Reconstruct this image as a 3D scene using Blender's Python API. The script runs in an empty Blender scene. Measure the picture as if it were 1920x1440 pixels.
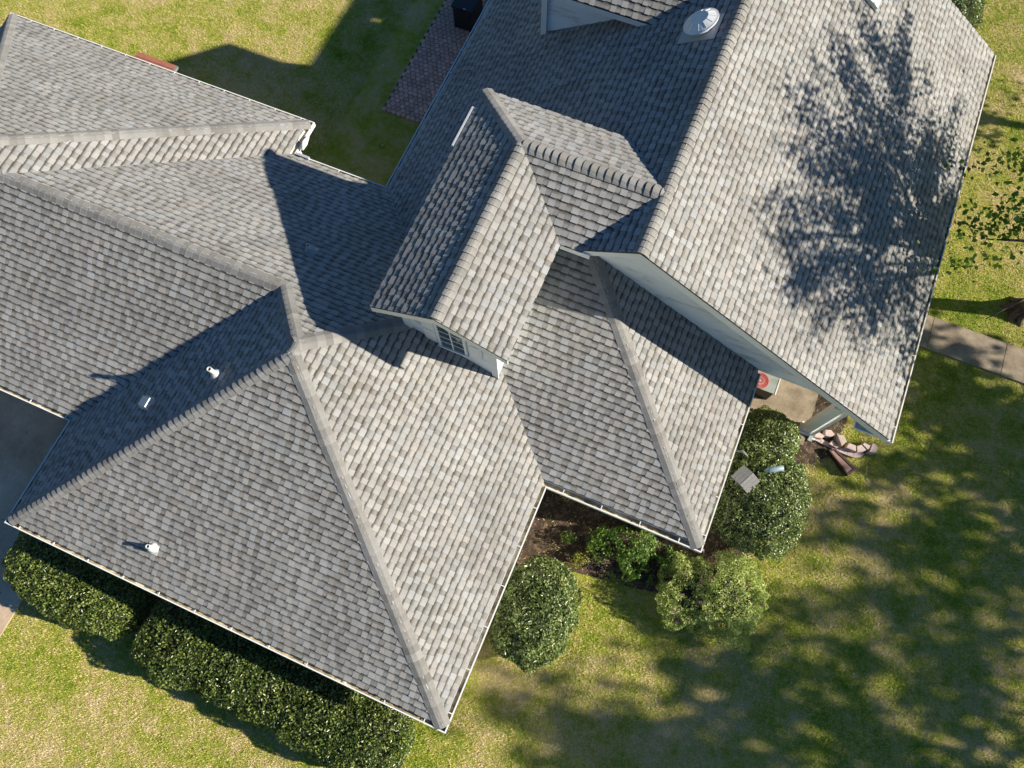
import bpy, math, random
import numpy as np
from mathutils import Vector, Matrix

random.seed(7)
rng = np.random.default_rng(11)
C = bpy.context.scene
COL = C.collection
H0 = 2.45                      # height of the main eave line above the lawn (m)

# ------------------------------------------------------------------ camera
RC = [[0.9201591653345141, 0.39133165284263305, -0.012909218967211011],
      [-0.36889388498929354, 0.8775083644751276, 0.306425148924974],
      [0.13124180762392867, -0.27719777733531636, 0.9518072179658883]]
FPX = 1312.5
CAMZ = 14.2 + H0
cam_d = bpy.data.cameras.new('camera')
cam = bpy.data.objects.new('camera', cam_d)
COL.objects.link(cam)
m = Matrix(RC).transposed().to_4x4()
m.translation = Vector((0, 0, CAMZ))
cam.matrix_world = m
cam_d.sensor_width = 36.0
cam_d.lens = FPX / 1920 * 36
cam_d.clip_end = 2000
C.camera = cam

# ------------------------------------------------------------------ light
SUN = Vector((1.0, 0.262, 0.548)).normalized()
world = bpy.data.worlds.new('World')
C.world = world
world.use_nodes = True
wn = world.node_tree
bg = wn.nodes['Background']
sky = wn.nodes.new('ShaderNodeTexSky')
sky.sky_type = 'NISHITA'
sky.sun_disc = False
sky.sun_elevation = math.asin(SUN.z)
sky.sun_rotation = math.atan2(SUN.x, SUN.y)
sky.air_density = 1.5
sky.dust_density = 0.3
sky.ozone_density = 4.0
hs = wn.nodes.new('ShaderNodeHueSaturation')      # clear deep blue sky
hs.inputs['Saturation'].default_value = 1.32
hs.inputs['Hue'].default_value = 0.511
wn.links.new(sky.outputs[0], hs.inputs['Color'])
wn.links.new(hs.outputs[0], bg.inputs[0])
bg.inputs[1].default_value = 0.052
sd = bpy.data.lights.new('sun', 'SUN')
sd.energy = 5.0
sd.angle = math.radians(0.75)
sd.color = (1.0, 0.932, 0.81)
so = bpy.data.objects.new('sun', sd)
COL.objects.link(so)
so.rotation_euler = SUN.to_track_quat('Z', 'Y').to_euler()
so.location = SUN * 60
C.view_settings.view_transform = 'Standard'
C.view_settings.look = 'None'
C.view_settings.exposure = 0.78
C.view_settings.gamma = 1
C.view_settings.use_curve_mapping = False
C.render.engine = 'CYCLES'

# ------------------------------------------------------------------ materials
class NT:
    def __init__(s, name):
        s.m = bpy.data.materials.new(name)
        s.m.use_nodes = True
        s.t = s.m.node_tree
        s.b = s.t.nodes['Principled BSDF']
        s.out = s.t.nodes['Material Output']
        s.co = s.t.nodes.new('ShaderNodeTexCoord').outputs['Object']

    def n(s, typ, **kw):
        nd = s.t.nodes.new(typ)
        for k, v in kw.items():
            if k.startswith('i_'):
                nd.inputs[k[2:]].default_value = v
            else:
                setattr(nd, k, v)
        return nd

    def l(s, a, b):
        s.t.links.new(a, b)

    def noise(s, scale, detail=3, rough=0.6, stretch=None, off=0.0):
        nd = s.n('ShaderNodeTexNoise', i_Scale=scale, i_Detail=detail, i_Roughness=rough)
        src = s.co
        if stretch or off:
            mp = s.n('ShaderNodeMapping')
            mp.inputs['Scale'].default_value = stretch or (1, 1, 1)
            mp.inputs['Location'].default_value = (off, off * 0.7, 0)
            s.l(s.co, mp.inputs[0])
            src = mp.outputs[0]
        s.l(src, nd.inputs['Vector'])
        return nd.outputs['Fac']

    def ramp(s, f, stops):
        nd = s.n('ShaderNodeValToRGB')
        el = nd.color_ramp.elements
        while len(el) > 1:
            el.remove(el[-1])
        for i, (p, c) in enumerate(stops):
            if isinstance(c, (int, float)):
                c = (c, c, c)
            e = el[0] if i == 0 else el.new(p)
            e.position = p
            e.color = (*c, 1)
        s.l(f, nd.inputs[0])
        return nd.outputs[0]

    def mix(s, f, a, b, mode='MIX'):
        nd = s.n('ShaderNodeMix', data_type='RGBA', blend_type=mode)
        for i, v in ((0, f), (6, a), (7, b)):
            if hasattr(v, 'type') and hasattr(v, 'node'):
                s.l(v, nd.inputs[i])
            elif i == 0:
                nd.inputs[0].default_value = v
            else:
                nd.inputs[i].default_value = (*v, 1) if len(v) == 3 else v
        return nd.outputs[2]

    def math(s, op, a, b=None):
        nd = s.n('ShaderNodeMath', operation=op)
        for i, v in ((0, a), (1, b)):
            if v is None:
                continue
            if isinstance(v, (int, float)):
                nd.inputs[i].default_value = v
            else:
                s.l(v, nd.inputs[i])
        return nd.outputs[0]

    def col(s, c):
        if hasattr(c, 'node'):
            s.l(c, s.b.inputs['Base Color'])
        else:
            s.b.inputs['Base Color'].default_value = (*c, 1)

    def bump(s, h, strength=0.3, dist=0.01):
        nd = s.n('ShaderNodeBump', i_Strength=strength, i_Distance=dist)
        s.l(h, nd.inputs['Height'])
        s.l(nd.outputs[0], s.b.inputs['Normal'])

    def rough(s, v):
        s.b.inputs['Roughness'].default_value = v


def mat_plain(name, c, rough=0.7, var=0.12, scale=6, metal=0.0):
    s = NT(name)
    f = s.noise(scale, 5, 0.65)
    s.col(s.mix(f, tuple(x * (1 - var) for x in c), tuple(min(1, x * (1 + var)) for x in c)))
    s.rough(rough)
    s.b.inputs['Metallic'].default_value = metal
    return s.m


def mat_shingle():
    s = NT('asphalt_shingle')
    at = s.n('ShaderNodeAttribute', attribute_name='tab')
    sep = s.n('ShaderNodeSeparateColor')
    s.l(at.outputs['Color'], sep.inputs[0])
    tone, hue, band, v = sep.outputs[0], sep.outputs[1], sep.outputs[2], at.outputs['Alpha']
    base = s.ramp(tone, [(0.0, (0.152, 0.145, 0.135)), (0.35, (0.222, 0.214, 0.201)), (0.7, (0.310, 0.302, 0.288)), (1.0, (0.412, 0.406, 0.392))])
    warm = s.ramp(hue, [(0.0, (0.96, 0.99, 1.03)), (0.5, (1, 1, 1)), (0.8, (1.015, 1.0, 0.97)), (1.0, (1.035, 0.985, 0.96))])
    c = s.mix(1.0, base, warm, 'MULTIPLY')
    # printed darker upper part of the lower tabs
    up = s.ramp(v, [(0.40, 0.0), (0.62, 1.0)])
    bf = s.math('MULTIPLY', up, band)
    c = s.mix(bf, c, (0.150, 0.138, 0.118))
    # dark line directly under the butt of the next course, black cut edges
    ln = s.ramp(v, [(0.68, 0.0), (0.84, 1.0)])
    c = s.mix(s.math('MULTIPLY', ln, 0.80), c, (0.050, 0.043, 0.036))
    ed = s.math('MULTIPLY', s.math('SUBTRACT', v, 1.08), 8.0)
    edn = s.n('ShaderNodeClamp')
    s.l(ed, edn.inputs[0])
    c = s.mix(edn.outputs[0], c, (0.020, 0.018, 0.016))
    g1 = s.noise(260, 2, 0.8)
    g = s.ramp(g1, [(0.30, 0.55), (0.5, 1.0), (0.70, 1.45)])
    c = s.mix(0.85, c, g, 'MULTIPLY')
    big = s.ramp(s.noise(0.9, 4, 0.6), [(0.3, (0.84, 0.83, 0.81)), (0.7, (1.12, 1.12, 1.11))])
    c = s.mix(1.0, c, big, 'MULTIPLY')
    s.col(c)
    s.rough(0.93)
    s.b.inputs['Specular IOR Level'].default_value = 0.25
    s.bump(g1, 0.5, 0.003)
    return s.m


def mat_siding():
    s = NT('white_painted_siding')
    f = s.noise(1.4, 5, 0.7, stretch=(0.8, 1.0, 3.0))
    g = s.noise(7.0, 4, 0.7, stretch=(0.35, 1.0, 2.2), off=3.1)
    st = s.ramp(f, [(0.50, 0.0), (0.64, 1.0)])
    gg = s.ramp(g, [(0.36, 0.0), (0.62, 1.0)])
    k = s.math('MULTIPLY', st, gg)
    c = s.mix(s.math('MULTIPLY', k, 0.75), (0.84, 0.87, 0.90), (0.36, 0.36, 0.28))
    s.col(c)
    s.rough(0.55)
    return s.m


def mat_ground():
    s = NT('lawn_ground')
    c = lawn_color(s, None)
    c = s.mix(1.0, c, (0.80, 0.78, 0.74), 'MULTIPLY')
    s.col(c)
    s.rough(0.95)
    s.b.inputs['Specular IOR Level'].default_value = 0.1
    s.bump(s.noise(60, 4, 0.8), 0.8, 0.03)
    return s.m


def lawn_color(s, rnd):
    n1 = s.noise(0.33, 3, 0.55)
    n2 = s.noise(1.5, 4, 0.7, off=9.3)
    n3 = s.noise(6.0, 6, 0.85)
    sx = s.n('ShaderNodeSeparateXYZ')
    s.l(s.co, sx.inputs[0])
    # the lawn is drier west of the house front, greener to the east
    ex = s.n('ShaderNodeMapRange')
    ex.inputs[1].default_value = -6
    ex.inputs[2].default_value = 6
    s.l(sx.outputs[0], ex.inputs[0])
    a = s.math('ADD', s.math('MULTIPLY', n1, 0.45), s.math('MULTIPLY', n2, 0.55))
    a = s.math('ADD', a, s.math('MULTIPLY', s.math('SUBTRACT', n3, 0.5), 0.50))
    a = s.math('SUBTRACT', a, s.math('MULTIPLY', ex.outputs[0], 0.022))
    if rnd is not None:
        a = s.math('ADD', a, s.math('MULTIPLY', s.math('SUBTRACT', rnd, 0.5), 0.30))
    return s.ramp(a, [(0.27, (0.150, 0.225, 0.016)), (0.38, (0.290, 0.375, 0.032)), (0.47, (0.470, 0.460, 0.080)),
                      (0.555, (0.620, 0.500, 0.200)), (0.68, (0.720, 0.580, 0.340))])


def mat_grass():
    s = NT('grass_blades')
    at = s.n('ShaderNodeAttribute', attribute_name='tab')
    sep = s.n('ShaderNodeSeparateColor')
    s.l(at.outputs['Color'], sep.inputs[0])
    s.col(lawn_color(s, sep.outputs[0]))
    s.rough(0.6)
    s.b.inputs['Specular IOR Level'].default_value = 0.2
    return s.m


def mat_leaf(name, dark, mid, light, rough=0.35, trans=0.25, tcol=None):
    s = NT(name)
    at = s.n('ShaderNodeAttribute', attribute_name='tab')
    sep = s.n('ShaderNodeSeparateColor')
    s.l(at.outputs['Color'], sep.inputs[0])
    c = s.ramp(sep.outputs[0], [(0.0, dark), (0.5, mid), (1.0, light)])
    s.col(c)
    s.rough(rough)
    tr = s.n('ShaderNodeBsdfTranslucent')
    s.l(s.mix(1.0, c, tcol or (1.3, 1.5, 0.7), 'MULTIPLY'), tr.inputs[0])
    mx = s.n('ShaderNodeMixShader')
    mx.inputs[0].default_value = trans
    s.l(s.b.outputs[0], mx.inputs[1])
    s.l(tr.outputs[0], mx.inputs[2])
    s.l(mx.outputs[0], s.out.inputs[0])
    return s.m


def mat_concrete(name, a, b, scale=1.6):
    s = NT(name)
    f = s.noise(scale, 6, 0.7)
    g = s.noise(22, 4, 0.7)
    c = s.mix(s.ramp(f, [(0.3, 0.0), (0.7, 1.0)]), a, b)
    c = s.mix(0.35, c, s.ramp(g, [(0.3, 0.6), (0.7, 1.3)]), 'MULTIPLY')
    spots = s.ramp(s.noise(5.5, 2, 0.5, off=4.0), [(0.70, 1.0), (0.76, 0.55)])
    c = s.mix(1.0, c, spots, 'MULTIPLY')
    s.col(c)
    s.rough(0.88)
    s.bump(g, 0.2, 0.004)
    return s.m


def mat_soil():
    s = NT('brown_soil')
    f = s.noise(7, 6, 0.8)
    g = s.noise(45, 3, 0.8)
    c = s.ramp(f, [(0.3, (0.022, 0.015, 0.010)), (0.5, (0.075, 0.048, 0.030)), (0.68, (0.24, 0.165, 0.110))])
    c = s.mix(0.8, c, s.ramp(g, [(0.3, 0.4), (0.7, 1.6)]), 'MULTIPLY')
    s.col(c)
    s.rough(0.95)
    s.bump(f, 0.9, 0.05)
    return s.m


def mat_paver():
    s = NT('red_brown_paver')
    f = s.noise(1.2, 5, 0.6)
    g = s.noise(30, 3, 0.7)
    c = s.ramp(f, [(0.3, (0.50, 0.31, 0.24)), (0.5, (0.66, 0.38, 0.29)), (0.72, (0.76, 0.43, 0.32))])
    at = s.n('ShaderNodeObjectInfo')
    c = s.mix(1.0, c, s.ramp(at.outputs['Random'], [(0.0, 0.78), (1.0, 1.22)]), 'MULTIPLY')
    c = s.mix(0.4, c, s.ramp(g, [(0.3, 0.6), (0.7, 1.3)]), 'MULTIPLY')
    s.col(c)
    s.rough(0.9)
    return s.m


def mat_gutter_in():
    s = NT('dirty_gutter_inside')
    f = s.noise(2.2, 5, 0.75)
    s.col(s.ramp(f, [(0.36, (0.10, 0.075, 0.05)), (0.48, (0.40, 0.32, 0.18)), (0.60, (0.66, 0.60, 0.44))]))
    s.rough(0.8)
    return s.m


def mat_bark():
    s = NT('tree_bark')
    f = s.noise(18, 5, 0.75, stretch=(1, 1, 0.25))
    s.col(s.ramp(f, [(0.3, (0.035, 0.025, 0.018)), (0.7, (0.17, 0.125, 0.09))]))
    s.rough(0.9)
    s.bump(f, 0.8, 0.03)
    return s.m


M = dict(
    shingle=mat_shingle(), siding=mat_siding(), ground=None,
    white=mat_plain('white_gutter_paint', (0.80, 0.80, 0.77), 0.4, 0.05),
    trim=mat_plain('white_trim_paint', (0.78, 0.79, 0.78), 0.5, 0.05),
    gin=mat_gutter_in(),
    deck=mat_plain('roof_deck', (0.045, 0.04, 0.036), 0.9, 0.2),
    drive=mat_concrete('driveway_concrete', (0.36, 0.25, 0.155), (0.78, 0.60, 0.43), 0.45),
    walk=mat_concrete('walkway_concrete', (0.17, 0.13, 0.085), (0.42, 0.335, 0.235), 1.7),
    soil=mat_soil(), paver=mat_paver(), bark=mat_bark(),
    glass=mat_plain('window_glass', (0.06, 0.08, 0.09), 0.04, 0.3, 3),
    pipe=mat_plain('white_vent_plastic', (0.66, 0.66, 0.62), 0.35, 0.04, 20),
    collar=mat_plain('lead_grey_collar', (0.42, 0.44, 0.46), 0.45, 0.08, 20),
    dark=mat_plain('black_metal', (0.012, 0.012, 0.013), 0.45, 0.3),
    hole=mat_plain('dark_opening', (0.01, 0.01, 0.01), 0.9, 0.1),
    domem=mat_plain('white_metal_dome', (0.72, 0.72, 0.70), 0.35, 0.06, 8),
    stone=mat_concrete('pinkish_edging_stone', (0.46, 0.35, 0.32), (0.66, 0.52, 0.47), 6),
    redw=mat_plain('red_stained_wood', (0.36, 0.13, 0.085), 0.7, 0.35, 9),
    greyw=mat_plain('weathered_grey_wood', (0.20, 0.20, 0.19), 0.85, 0.3, 14),
    brownp=mat_plain('brown_planter', (0.055, 0.028, 0.022), 0.6, 0.25, 12),
    brownin=mat_plain('red_brown_planter_top', (0.36, 0.21, 0.165), 0.85, 0.2, 16),
    ptop=mat_plain('grey_green_slab', (0.30, 0.34, 0.31), 0.7, 0.25, 12),
    red=mat_plain('faded_red_ring', (0.50, 0.10, 0.09), 0.7, 0.2, 10),
    pink=mat_plain('pale_pink_ring', (0.62, 0.33, 0.27), 0.7, 0.15, 10),
    blueg=mat_plain('blue_grey_metal', (0.28, 0.38, 0.42), 0.4, 0.2, 12),
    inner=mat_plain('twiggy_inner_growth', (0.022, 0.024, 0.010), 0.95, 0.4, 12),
    wood=mat_plain('house_wall_paint', (0.62, 0.60, 0.55), 0.8, 0.1),
    flower=mat_leaf('pink_petals', (0.55, 0.12, 0.28), (0.75, 0.30, 0.45), (0.85, 0.55, 0.60), 0.6, 0.3, (1, 1, 1)),
    tanleaf=mat_plain('dry_fallen_leaf', (0.62, 0.52, 0.36), 0.8, 0.2),
    hedge=mat_leaf('hedge_leaves', (0.030, 0.055, 0.011), (0.098, 0.140, 0.027), (0.290, 0.340, 0.085), 0.28, 0.2),
    bush=mat_leaf('glossy_bush_leaves', (0.035, 0.065, 0.016), (0.120, 0.175, 0.040), (0.330, 0.380, 0.150), 0.28, 0.2),
    pale=mat_leaf('azalea_leaves', (0.120, 0.180, 0.030), (0.380, 0.440, 0.110), (0.680, 0.690, 0.320), 0.45, 0.35),
    bright=mat_leaf('bright_shrub_leaves', (0.045, 0.100, 0.015), (0.115, 0.215, 0.030), (0.240, 0.330, 0.060), 0.4, 0.3),
    yellow=mat_leaf('yellow_green_leaves', (0.14, 0.16, 0.02), (0.27, 0.27, 0.03), (0.42, 0.38, 0.06), 0.45, 0.3),
    maple=mat_leaf('maple_leaves', (0.040, 0.100, 0.014), (0.110, 0.215, 0.028), (0.260, 0.370, 0.050), 0.4, 0.4),
)
M['ground'] = mat_ground()
M['grass'] = mat_grass()

# ------------------------------------------------------------------ object helpers
def tag(o, label=None, cat=None, group=None, kind=None):
    if label: o['label'] = label
    if cat: o['category'] = cat
    if group: o['group'] = group
    if kind: o['kind'] = kind
    return o


def empty(name, loc, label=None, cat=None, group=None):
    o = bpy.data.objects.new(name, None)
    o.location = loc
    o.empty_display_size = 0.2
    COL.objects.link(o)
    return tag(o, label, cat, group)


def wloc(o):
    v = Vector(o.location)
    return v + (wloc(o.parent) if o.parent else Vector((0, 0, 0)))


class MB:
    """collects verts (world metres) and faces, then builds one mesh object"""
    def __init__(s):
        s.v, s.f, s.c, s.mi = [], [], [], []

    def add(s, vs, fs, col=None, mi=0):
        b = len(s.v)
        s.v.extend([tuple(x) for x in vs])
        s.f.extend([tuple(i + b for i in f) for f in fs])
        s.mi.extend([mi] * len(fs))
        if col is not None:
            if isinstance(col, list):
                s.c.extend(col)
            else:
                s.c.extend([col] * len(vs))
        return s

    def box(s, x0, x1, y0, y1, z0, z1, mi=0):
        v = [(x, y, z) for z in (z0, z1) for y in (y0, y1) for x in (x0, x1)]
        return s.add(v, [(0, 2, 3, 1), (4, 5, 7, 6), (0, 1, 5, 4), (2, 6, 7, 3), (0, 4, 6, 2), (1, 3, 7, 5)], mi=mi)

    def obox(s, c, ux, uy, uz, hx, hy, hz, mi=0):
        c, ux, uy, uz = map(Vector, (c, ux, uy, uz))
        v = [c + ux * (hx * a) + uy * (hy * b) + uz * (hz * d) for d in (-1, 1) for b in (-1, 1) for a in (-1, 1)]
        return s.add(v, [(0, 2, 3, 1), (4, 5, 7, 6), (0, 1, 5, 4), (2, 6, 7, 3), (0, 4, 6, 2), (1, 3, 7, 5)], mi=mi)

    def prism(s, top, down, mi=0, col=None):
        """polygon (list of 3d points) extruded by vector down"""
        n = len(top)
        d = Vector(down)
        v = [Vector(p) for p in top] + [Vector(p) + d for p in top]
        f = [tuple(range(n)), tuple(reversed(range(n, 2 * n)))]
        f += [(i, i + n, (i + 1) % n + n, (i + 1) % n) for i in range(n)]
        return s.add(v, f, mi=mi, col=col)

    def lathe(s, prof, c=(0, 0, 0), axis=(0, 0, 1), seg=24, mi=0, squash=None):
        c = Vector(c)
        az = Vector(axis).normalized()
        ax = az.orthogonal().normalized()
        ay = az.cross(ax)
        v = []
        for r, h in prof:
            for k in range(seg):
                t = 2 * math.pi * k / seg
                v.append(c + ax * (r * math.cos(t)) + ay * (r * math.sin(t)) + az * h)
        f = []
        for i in range(len(prof) - 1):
            for k in range(seg):
                k2 = (k + 1) % seg
                f.append((i * seg + k, i * seg + k2, (i + 1) * seg + k2, (i + 1) * seg + k))
        f.append(tuple(reversed(range(seg))))
        f.append(tuple((len(prof) - 1) * seg + k for k in range(seg)))
        return s.add(v, f, mi=mi)

    def tube(s, path, radii, seg=8, mi=0):
        pts = [Vector(p) for p in path]
        v, f = [], []
        for i, p in enumerate(pts):
            t = (pts[min(i + 1, len(pts) - 1)] - pts[max(i - 1, 0)])
            t = t.normalized() if t.length > 1e-6 else Vector((0, 0, 1))
            a = t.cross(Vector((0.13, 0.97, 0.21))).normalized()
            b = t.cross(a)
            for k in range(seg):
                an = 2 * math.pi * k / seg
                v.append(p + (a * math.cos(an) + b * math.sin(an)) * radii[i])
        for i in range(len(pts) - 1):
            for k in range(seg):
                k2 = (k + 1) % seg
                f.append((i * seg + k, i * seg + k2, (i + 1) * seg + k2, (i + 1) * seg + k))
        f.append(tuple(reversed(range(seg))))
        f.append(tuple((len(pts) - 1) * seg + k for k in range(seg)))
        return s.add(v, f, mi=mi)

    def build(s, name, mats, parent=None, loc=None, smooth=False):
        """loc: world origin of the object (defaults to parent's)"""
        if not isinstance(mats, (list, tuple)):
            mats = [mats]
        base = wloc(parent) if parent else Vector((0, 0, 0))
        o3 = Vector(loc) if loc is not None else base
        me = bpy.data.meshes.new(name)
        v = np.array([tuple(p) for p in s.v], dtype=np.float64).reshape(-1, 3) - np.array(o3)
        me.from_pydata(v.tolist(), [], s.f)
        for mm in mats:
            me.materials.append(mm)
        if len(mats) > 1:
            me.polygons.foreach_set('material_index', s.mi)
        if s.c:
            ca = me.color_attributes.new('tab', 'FLOAT_COLOR', 'POINT')
            ca.data.foreach_set('color', np.array(s.c, dtype=np.float32).ravel())
        if smooth:
            me.polygons.foreach_set('use_smooth', [True] * len(me.polygons))
        me.update()
        o = bpy.data.objects.new(name, me)
        COL.objects.link(o)
        if parent:
            o.parent = parent
        o.location = o3 - base
        return o


def struct(name, mb, mat, **kw):
    o = mb.build(name, mat, **kw)
    o['kind'] = 'structure'
    return o


# ------------------------------------------------------------------ setting: ground
MB().add([(-150, -150, 0), (150, -150, 0), (150, 150, 0), (-150, 150, 0)], [(0, 1, 2, 3)])
g = MB()
g.add([(-160, -160, -0.004), (160, -160, -0.004), (160, 160, -0.004), (-160, 160, -0.004)], [(0, 1, 2, 3)])
struct('lawn', g, M['ground'])

g = MB()
g.prism([(-26, -30, 0.035), (-10.6, -30, 0.035), (-10.6, 0.2, 0.035), (-26, 0.2, 0.035)], (0, 0, -0.1))
struct('driveway', g, M['drive'])

g = MB()
BED = [(-0.85, -1.0), (-0.35, -0.8), (0.35, 1.15), (1.2, 1.30), (2.3, 1.45), (3.0, 1.6), (4.0, 2.2), (4.4, 3.2), (4.6, 4.6), (4.95, 5.6), (5.6, 6.3), (5.6, 7.6), (2.3, 7.6), (2.3, 2.9), (-0.85, 2.9)]
g.prism([(a_, b_, 0.03) for a_, b_ in BED], (0, 0, -0.1))
struct('planting_bed', g, M['soil'])
g = MB()
g.prism([(-10.55, -4.0, 0.025), (-9.0, -4.1, 0.025), (-7.2, -3.75, 0.025), (-3, -4.05, 0.025), (-1.4, -3.9, 0.025), (-1.4, -2.0, 0.025), (-10.55, -2.0, 0.025)], (0, 0, -0.1))
struct('hedge_bed', g, M['soil'])

# porch slab and walkway (slabs are parts of the walkway)
g = MB()
g.prism([(2.3, 6.1, 0.10), (4.77, 6.1, 0.10), (4.77, 16.2, 0.10), (2.3, 16.2, 0.10)], (0, 0, -0.2))
struct('porch_floor', g, M['walk'])
g = MB()
g.prism([(5.0, 9.76, 0.03), (24, 9.76, 0.03), (24, 10.64, 0.03), (5.0, 10.64, 0.03)], (0, 0, -0.1))
wk = struct('walkway', g, M['drive'])
xs = [4.80, 6.94, 8.775, 10.6, 12.43, 14.26, 16.1]
for i in range(len(xs) - 1):
    g = MB()
    g.prism([(xs[i] + 0.008, 9.75, 0.055), (xs[i + 1] - 0.008, 9.75, 0.055), (xs[i + 1] - 0.008, 10.65, 0.055), (xs[i] + 0.008, 10.65, 0.055)], (0, 0, -0.06))
    g.build('concrete_slab', M['walk'], wk)

# ------------------------------------------------------------------ roof machinery
EXPO = 0.143


class Slope:
    """plane through the eave line; G = uphill plan direction, d0 = eave offset along G, ze = eave height"""
    def __init__(s, name, G, d0, ze, pitch, polys, wstart=0.0, seed=0, label=None, dark=0.0):
        s.name, s.G, s.d0, s.ze, s.p, s.polys, s.ws, s.seed, s.label, s.dark = name, Vector((G[0], G[1])), d0, ze, pitch, polys, wstart, seed, label, dark
        s.U = Vector((-s.G.y, s.G.x))
        s.sec = math.sqrt(1 + pitch * pitch)
        s.N = Vector((-pitch * s.G.x, -pitch * s.G.y, 1)).normalized()

    def z(s, x, y):
        return s.ze + s.p * (s.G.x * x + s.G.y * y - s.d0)

    def P(s, x, y, h=0.0):
        return Vector((x, y, s.z(x, y) + H0)) + s.N * h

    def uw(s, x, y):
        return (s.U.x * x + s.U.y * y, (s.G.x * x + s.G.y * y - s.d0) * s.sec)

    def from_uw(s, u, w, h=0.0):
        d = w / s.sec + s.d0
        return s.P(s.U.x * u + s.G.x * d, s.U.y * u + s.G.y * d, h)


def clip_half(poly, a, b, c):
    """keep a*u+b*w>=c"""
    out = []
    n = len(poly)
    for i in range(n):
        p, q = poly[i], poly[(i + 1) % n]
        fp, fq = a * p[0] + b * p[1] - c, a * q[0] + b * q[1] - c
        if fp >= 0:
            out.append(p)
        if (fp >= 0) != (fq >= 0):
            t = fp / (fp - fq)
            out.append((p[0] + (q[0] - p[0]) * t, p[1] + (q[1] - p[1]) * t))
    return out


def clip_convex(poly, conv):
    n = len(conv)
    area = sum(conv[i][0] * conv[(i + 1) % n][1] - conv[(i + 1) % n][0] * conv[i][1] for i in range(n))
    if area < 0:
        conv = conv[::-1]
    for i in range(n):
        p, q = conv[i], conv[(i + 1) % n]
        a, b = -(q[1] - p[1]), (q[0] - p[0])
        poly = clip_half(poly, a, b, a * p[0] + b * p[1])
        if len(poly) < 3:
            return []
    return poly


RCm = np.array(RC)


def px(P):
    q = RCm @ (np.array(P) - np.array([0, 0, CAMZ]))
    return 960 + FPX * q[0] / -q[2], 720 - FPX * q[1] / -q[2]


def pxarea(pts):
    s = 0
    q = [px(p) for p in pts]
    n = len(q)
    if any(not (-10 < a[0] < 1930 and -10 < a[1] < 1450) for a in q):
        return 0
    for i in range(n):
        s += q[i][0] * q[(i + 1) % n][1] - q[(i + 1) % n][0] * q[i][1]
    return abs(s) / 2


pG, pM, pD = 0.57, 0.60, 0.472
X0, X1, YG = -10.263, -0.445, -2.551
YLs, YLn = -0.247, 7.459
slopes = []


def S(*a, **k):
    s = Slope(*a, **k)
    slopes.append(s)
    return s


V = (-3.588, 4.316)
S('G_S', (0, 1), YG, 0, pG, [[(X0, YG), (X1, YG), (-5.354, 2.358)]], 0.115, 1, 'broad front hip slope above the hedges')
S('G_E', (-1, 0), -X1, 0, pG, [[(X1, YG), (X1, 2.364), (-2.99, 4.91), (-5.354, 2.55), (-5.354, 2.358)]], 0.115, 2, 'sunlit triangular slope under the gabled wing window')
S('G_W', (1, 0), X0, 0, pG, [[(X0, YG), (-5.354, 2.358), (-5.354, 2.55), (-6.41, 3.606), (X0, YLs)]], 0.115, 3, 'shaded slope with the vent pipe and the square vent')
S('F_S', (0, 1), 2.364, 0, pG, [[(X1, 2.364), (2.848, 2.364), (-1.35, 6.56), (-4.65, 6.56)]], 0.16, 4, 'slope between the valley and the round bush corner')
S('F_E', (-1, 0), -2.848, 0, pG, [[(2.848, 2.364), (2.848, 6.50), (-1.29, 6.50)]], 0.10, 5, 'slope below the long white gable wall')
S('L_S', (0, 1), YLs, 0, pG, [[(X0, YLs), (-6.41, 3.606), (-14.07, 3.606), (-17.92, YLs)], [(-12.85, 3.606), (-13.33, 4.086), (-13.59, 4.086), (-14.07, 3.606)]], 0.115, 6, 'slope above the driveway')
S('L_N', (0, -1), -YLn, 0, pG, [[(-9.0, YLn), (-12.85, 3.606), (-4.298, 3.606), V, (-6.573, YLn)], [(-6.41, 3.606), (-5.354, 2.55), (-4.298, 3.606)]], 0.10, 7, 'rear slope half in the shadow of the gabled wing')
S('T_N', (0, -1), -8.419, 0, pG, [[(-9.0, 8.419), (-13.33, 4.086), (-13.59, 4.086), (-17.92, 8.419)]], 0.10, 8, 'pale rear slope beside the long lawn gutter')
S('T_E', (-1, 0), 9.0, 0, pG, [[(-9.0, 8.419), (-9.0, YLn), (-12.85, 3.606), (-13.33, 4.086)]], 0.12, 9, 'narrow slope between hip and valley')
S('T_W', (1, 0), -17.92, 0, pG, [[(-17.92, 8.419), (-13.59, 4.086), (-17.92, YLs)]], 0.10, 10)
MXR, MZR = -0.363, 3.721
S('M_W', (1, 0), -6.56, 0.008, 0.5991, [[(-6.56, YLn), (-6.56, 16.626), (MXR, 16.626), (MXR, YLn)], [(-6.573, YLn), V, (-3.588, YLn)], [(-3.588, 5.996), (MXR, 5.996), (MXR, YLn), (-3.588, YLn)]], 0.09, 11, 'large shaded slope of the tallest roof')
S('M_E', (-1, 0), -5.746, 0.042, 0.6022, [[(5.746, 5.996), (5.746, 16.626), (MXR, 16.626), (MXR, 5.996)]], 0.10, 12, 'large sunlit slope with the tree shadow')
S('B_W', (1, 0), -6.56, 0.008, 0.5991, [[(-6.56, 16.64), (-6.56, 22.5), (MXR, 22.5), (MXR, 16.64)]], 0.09, 21)
S('B_E', (-1, 0), -2.6, 0.45, 1.1, [[(2.6, 16.64), (2.6, 22.5), (MXR, 22.5), (MXR, 16.64)]], 0.10, 22)
DZ = 3.11
S('D_W', (1, 0), -4.354, DZ, pD, [[(-4.354, 3.572), (-3.056, 3.572), (-3.056, 7.247), (-4.354, 8.521)]], 0, 13, 'grazed shaded slope of the gabled wing')
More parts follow.
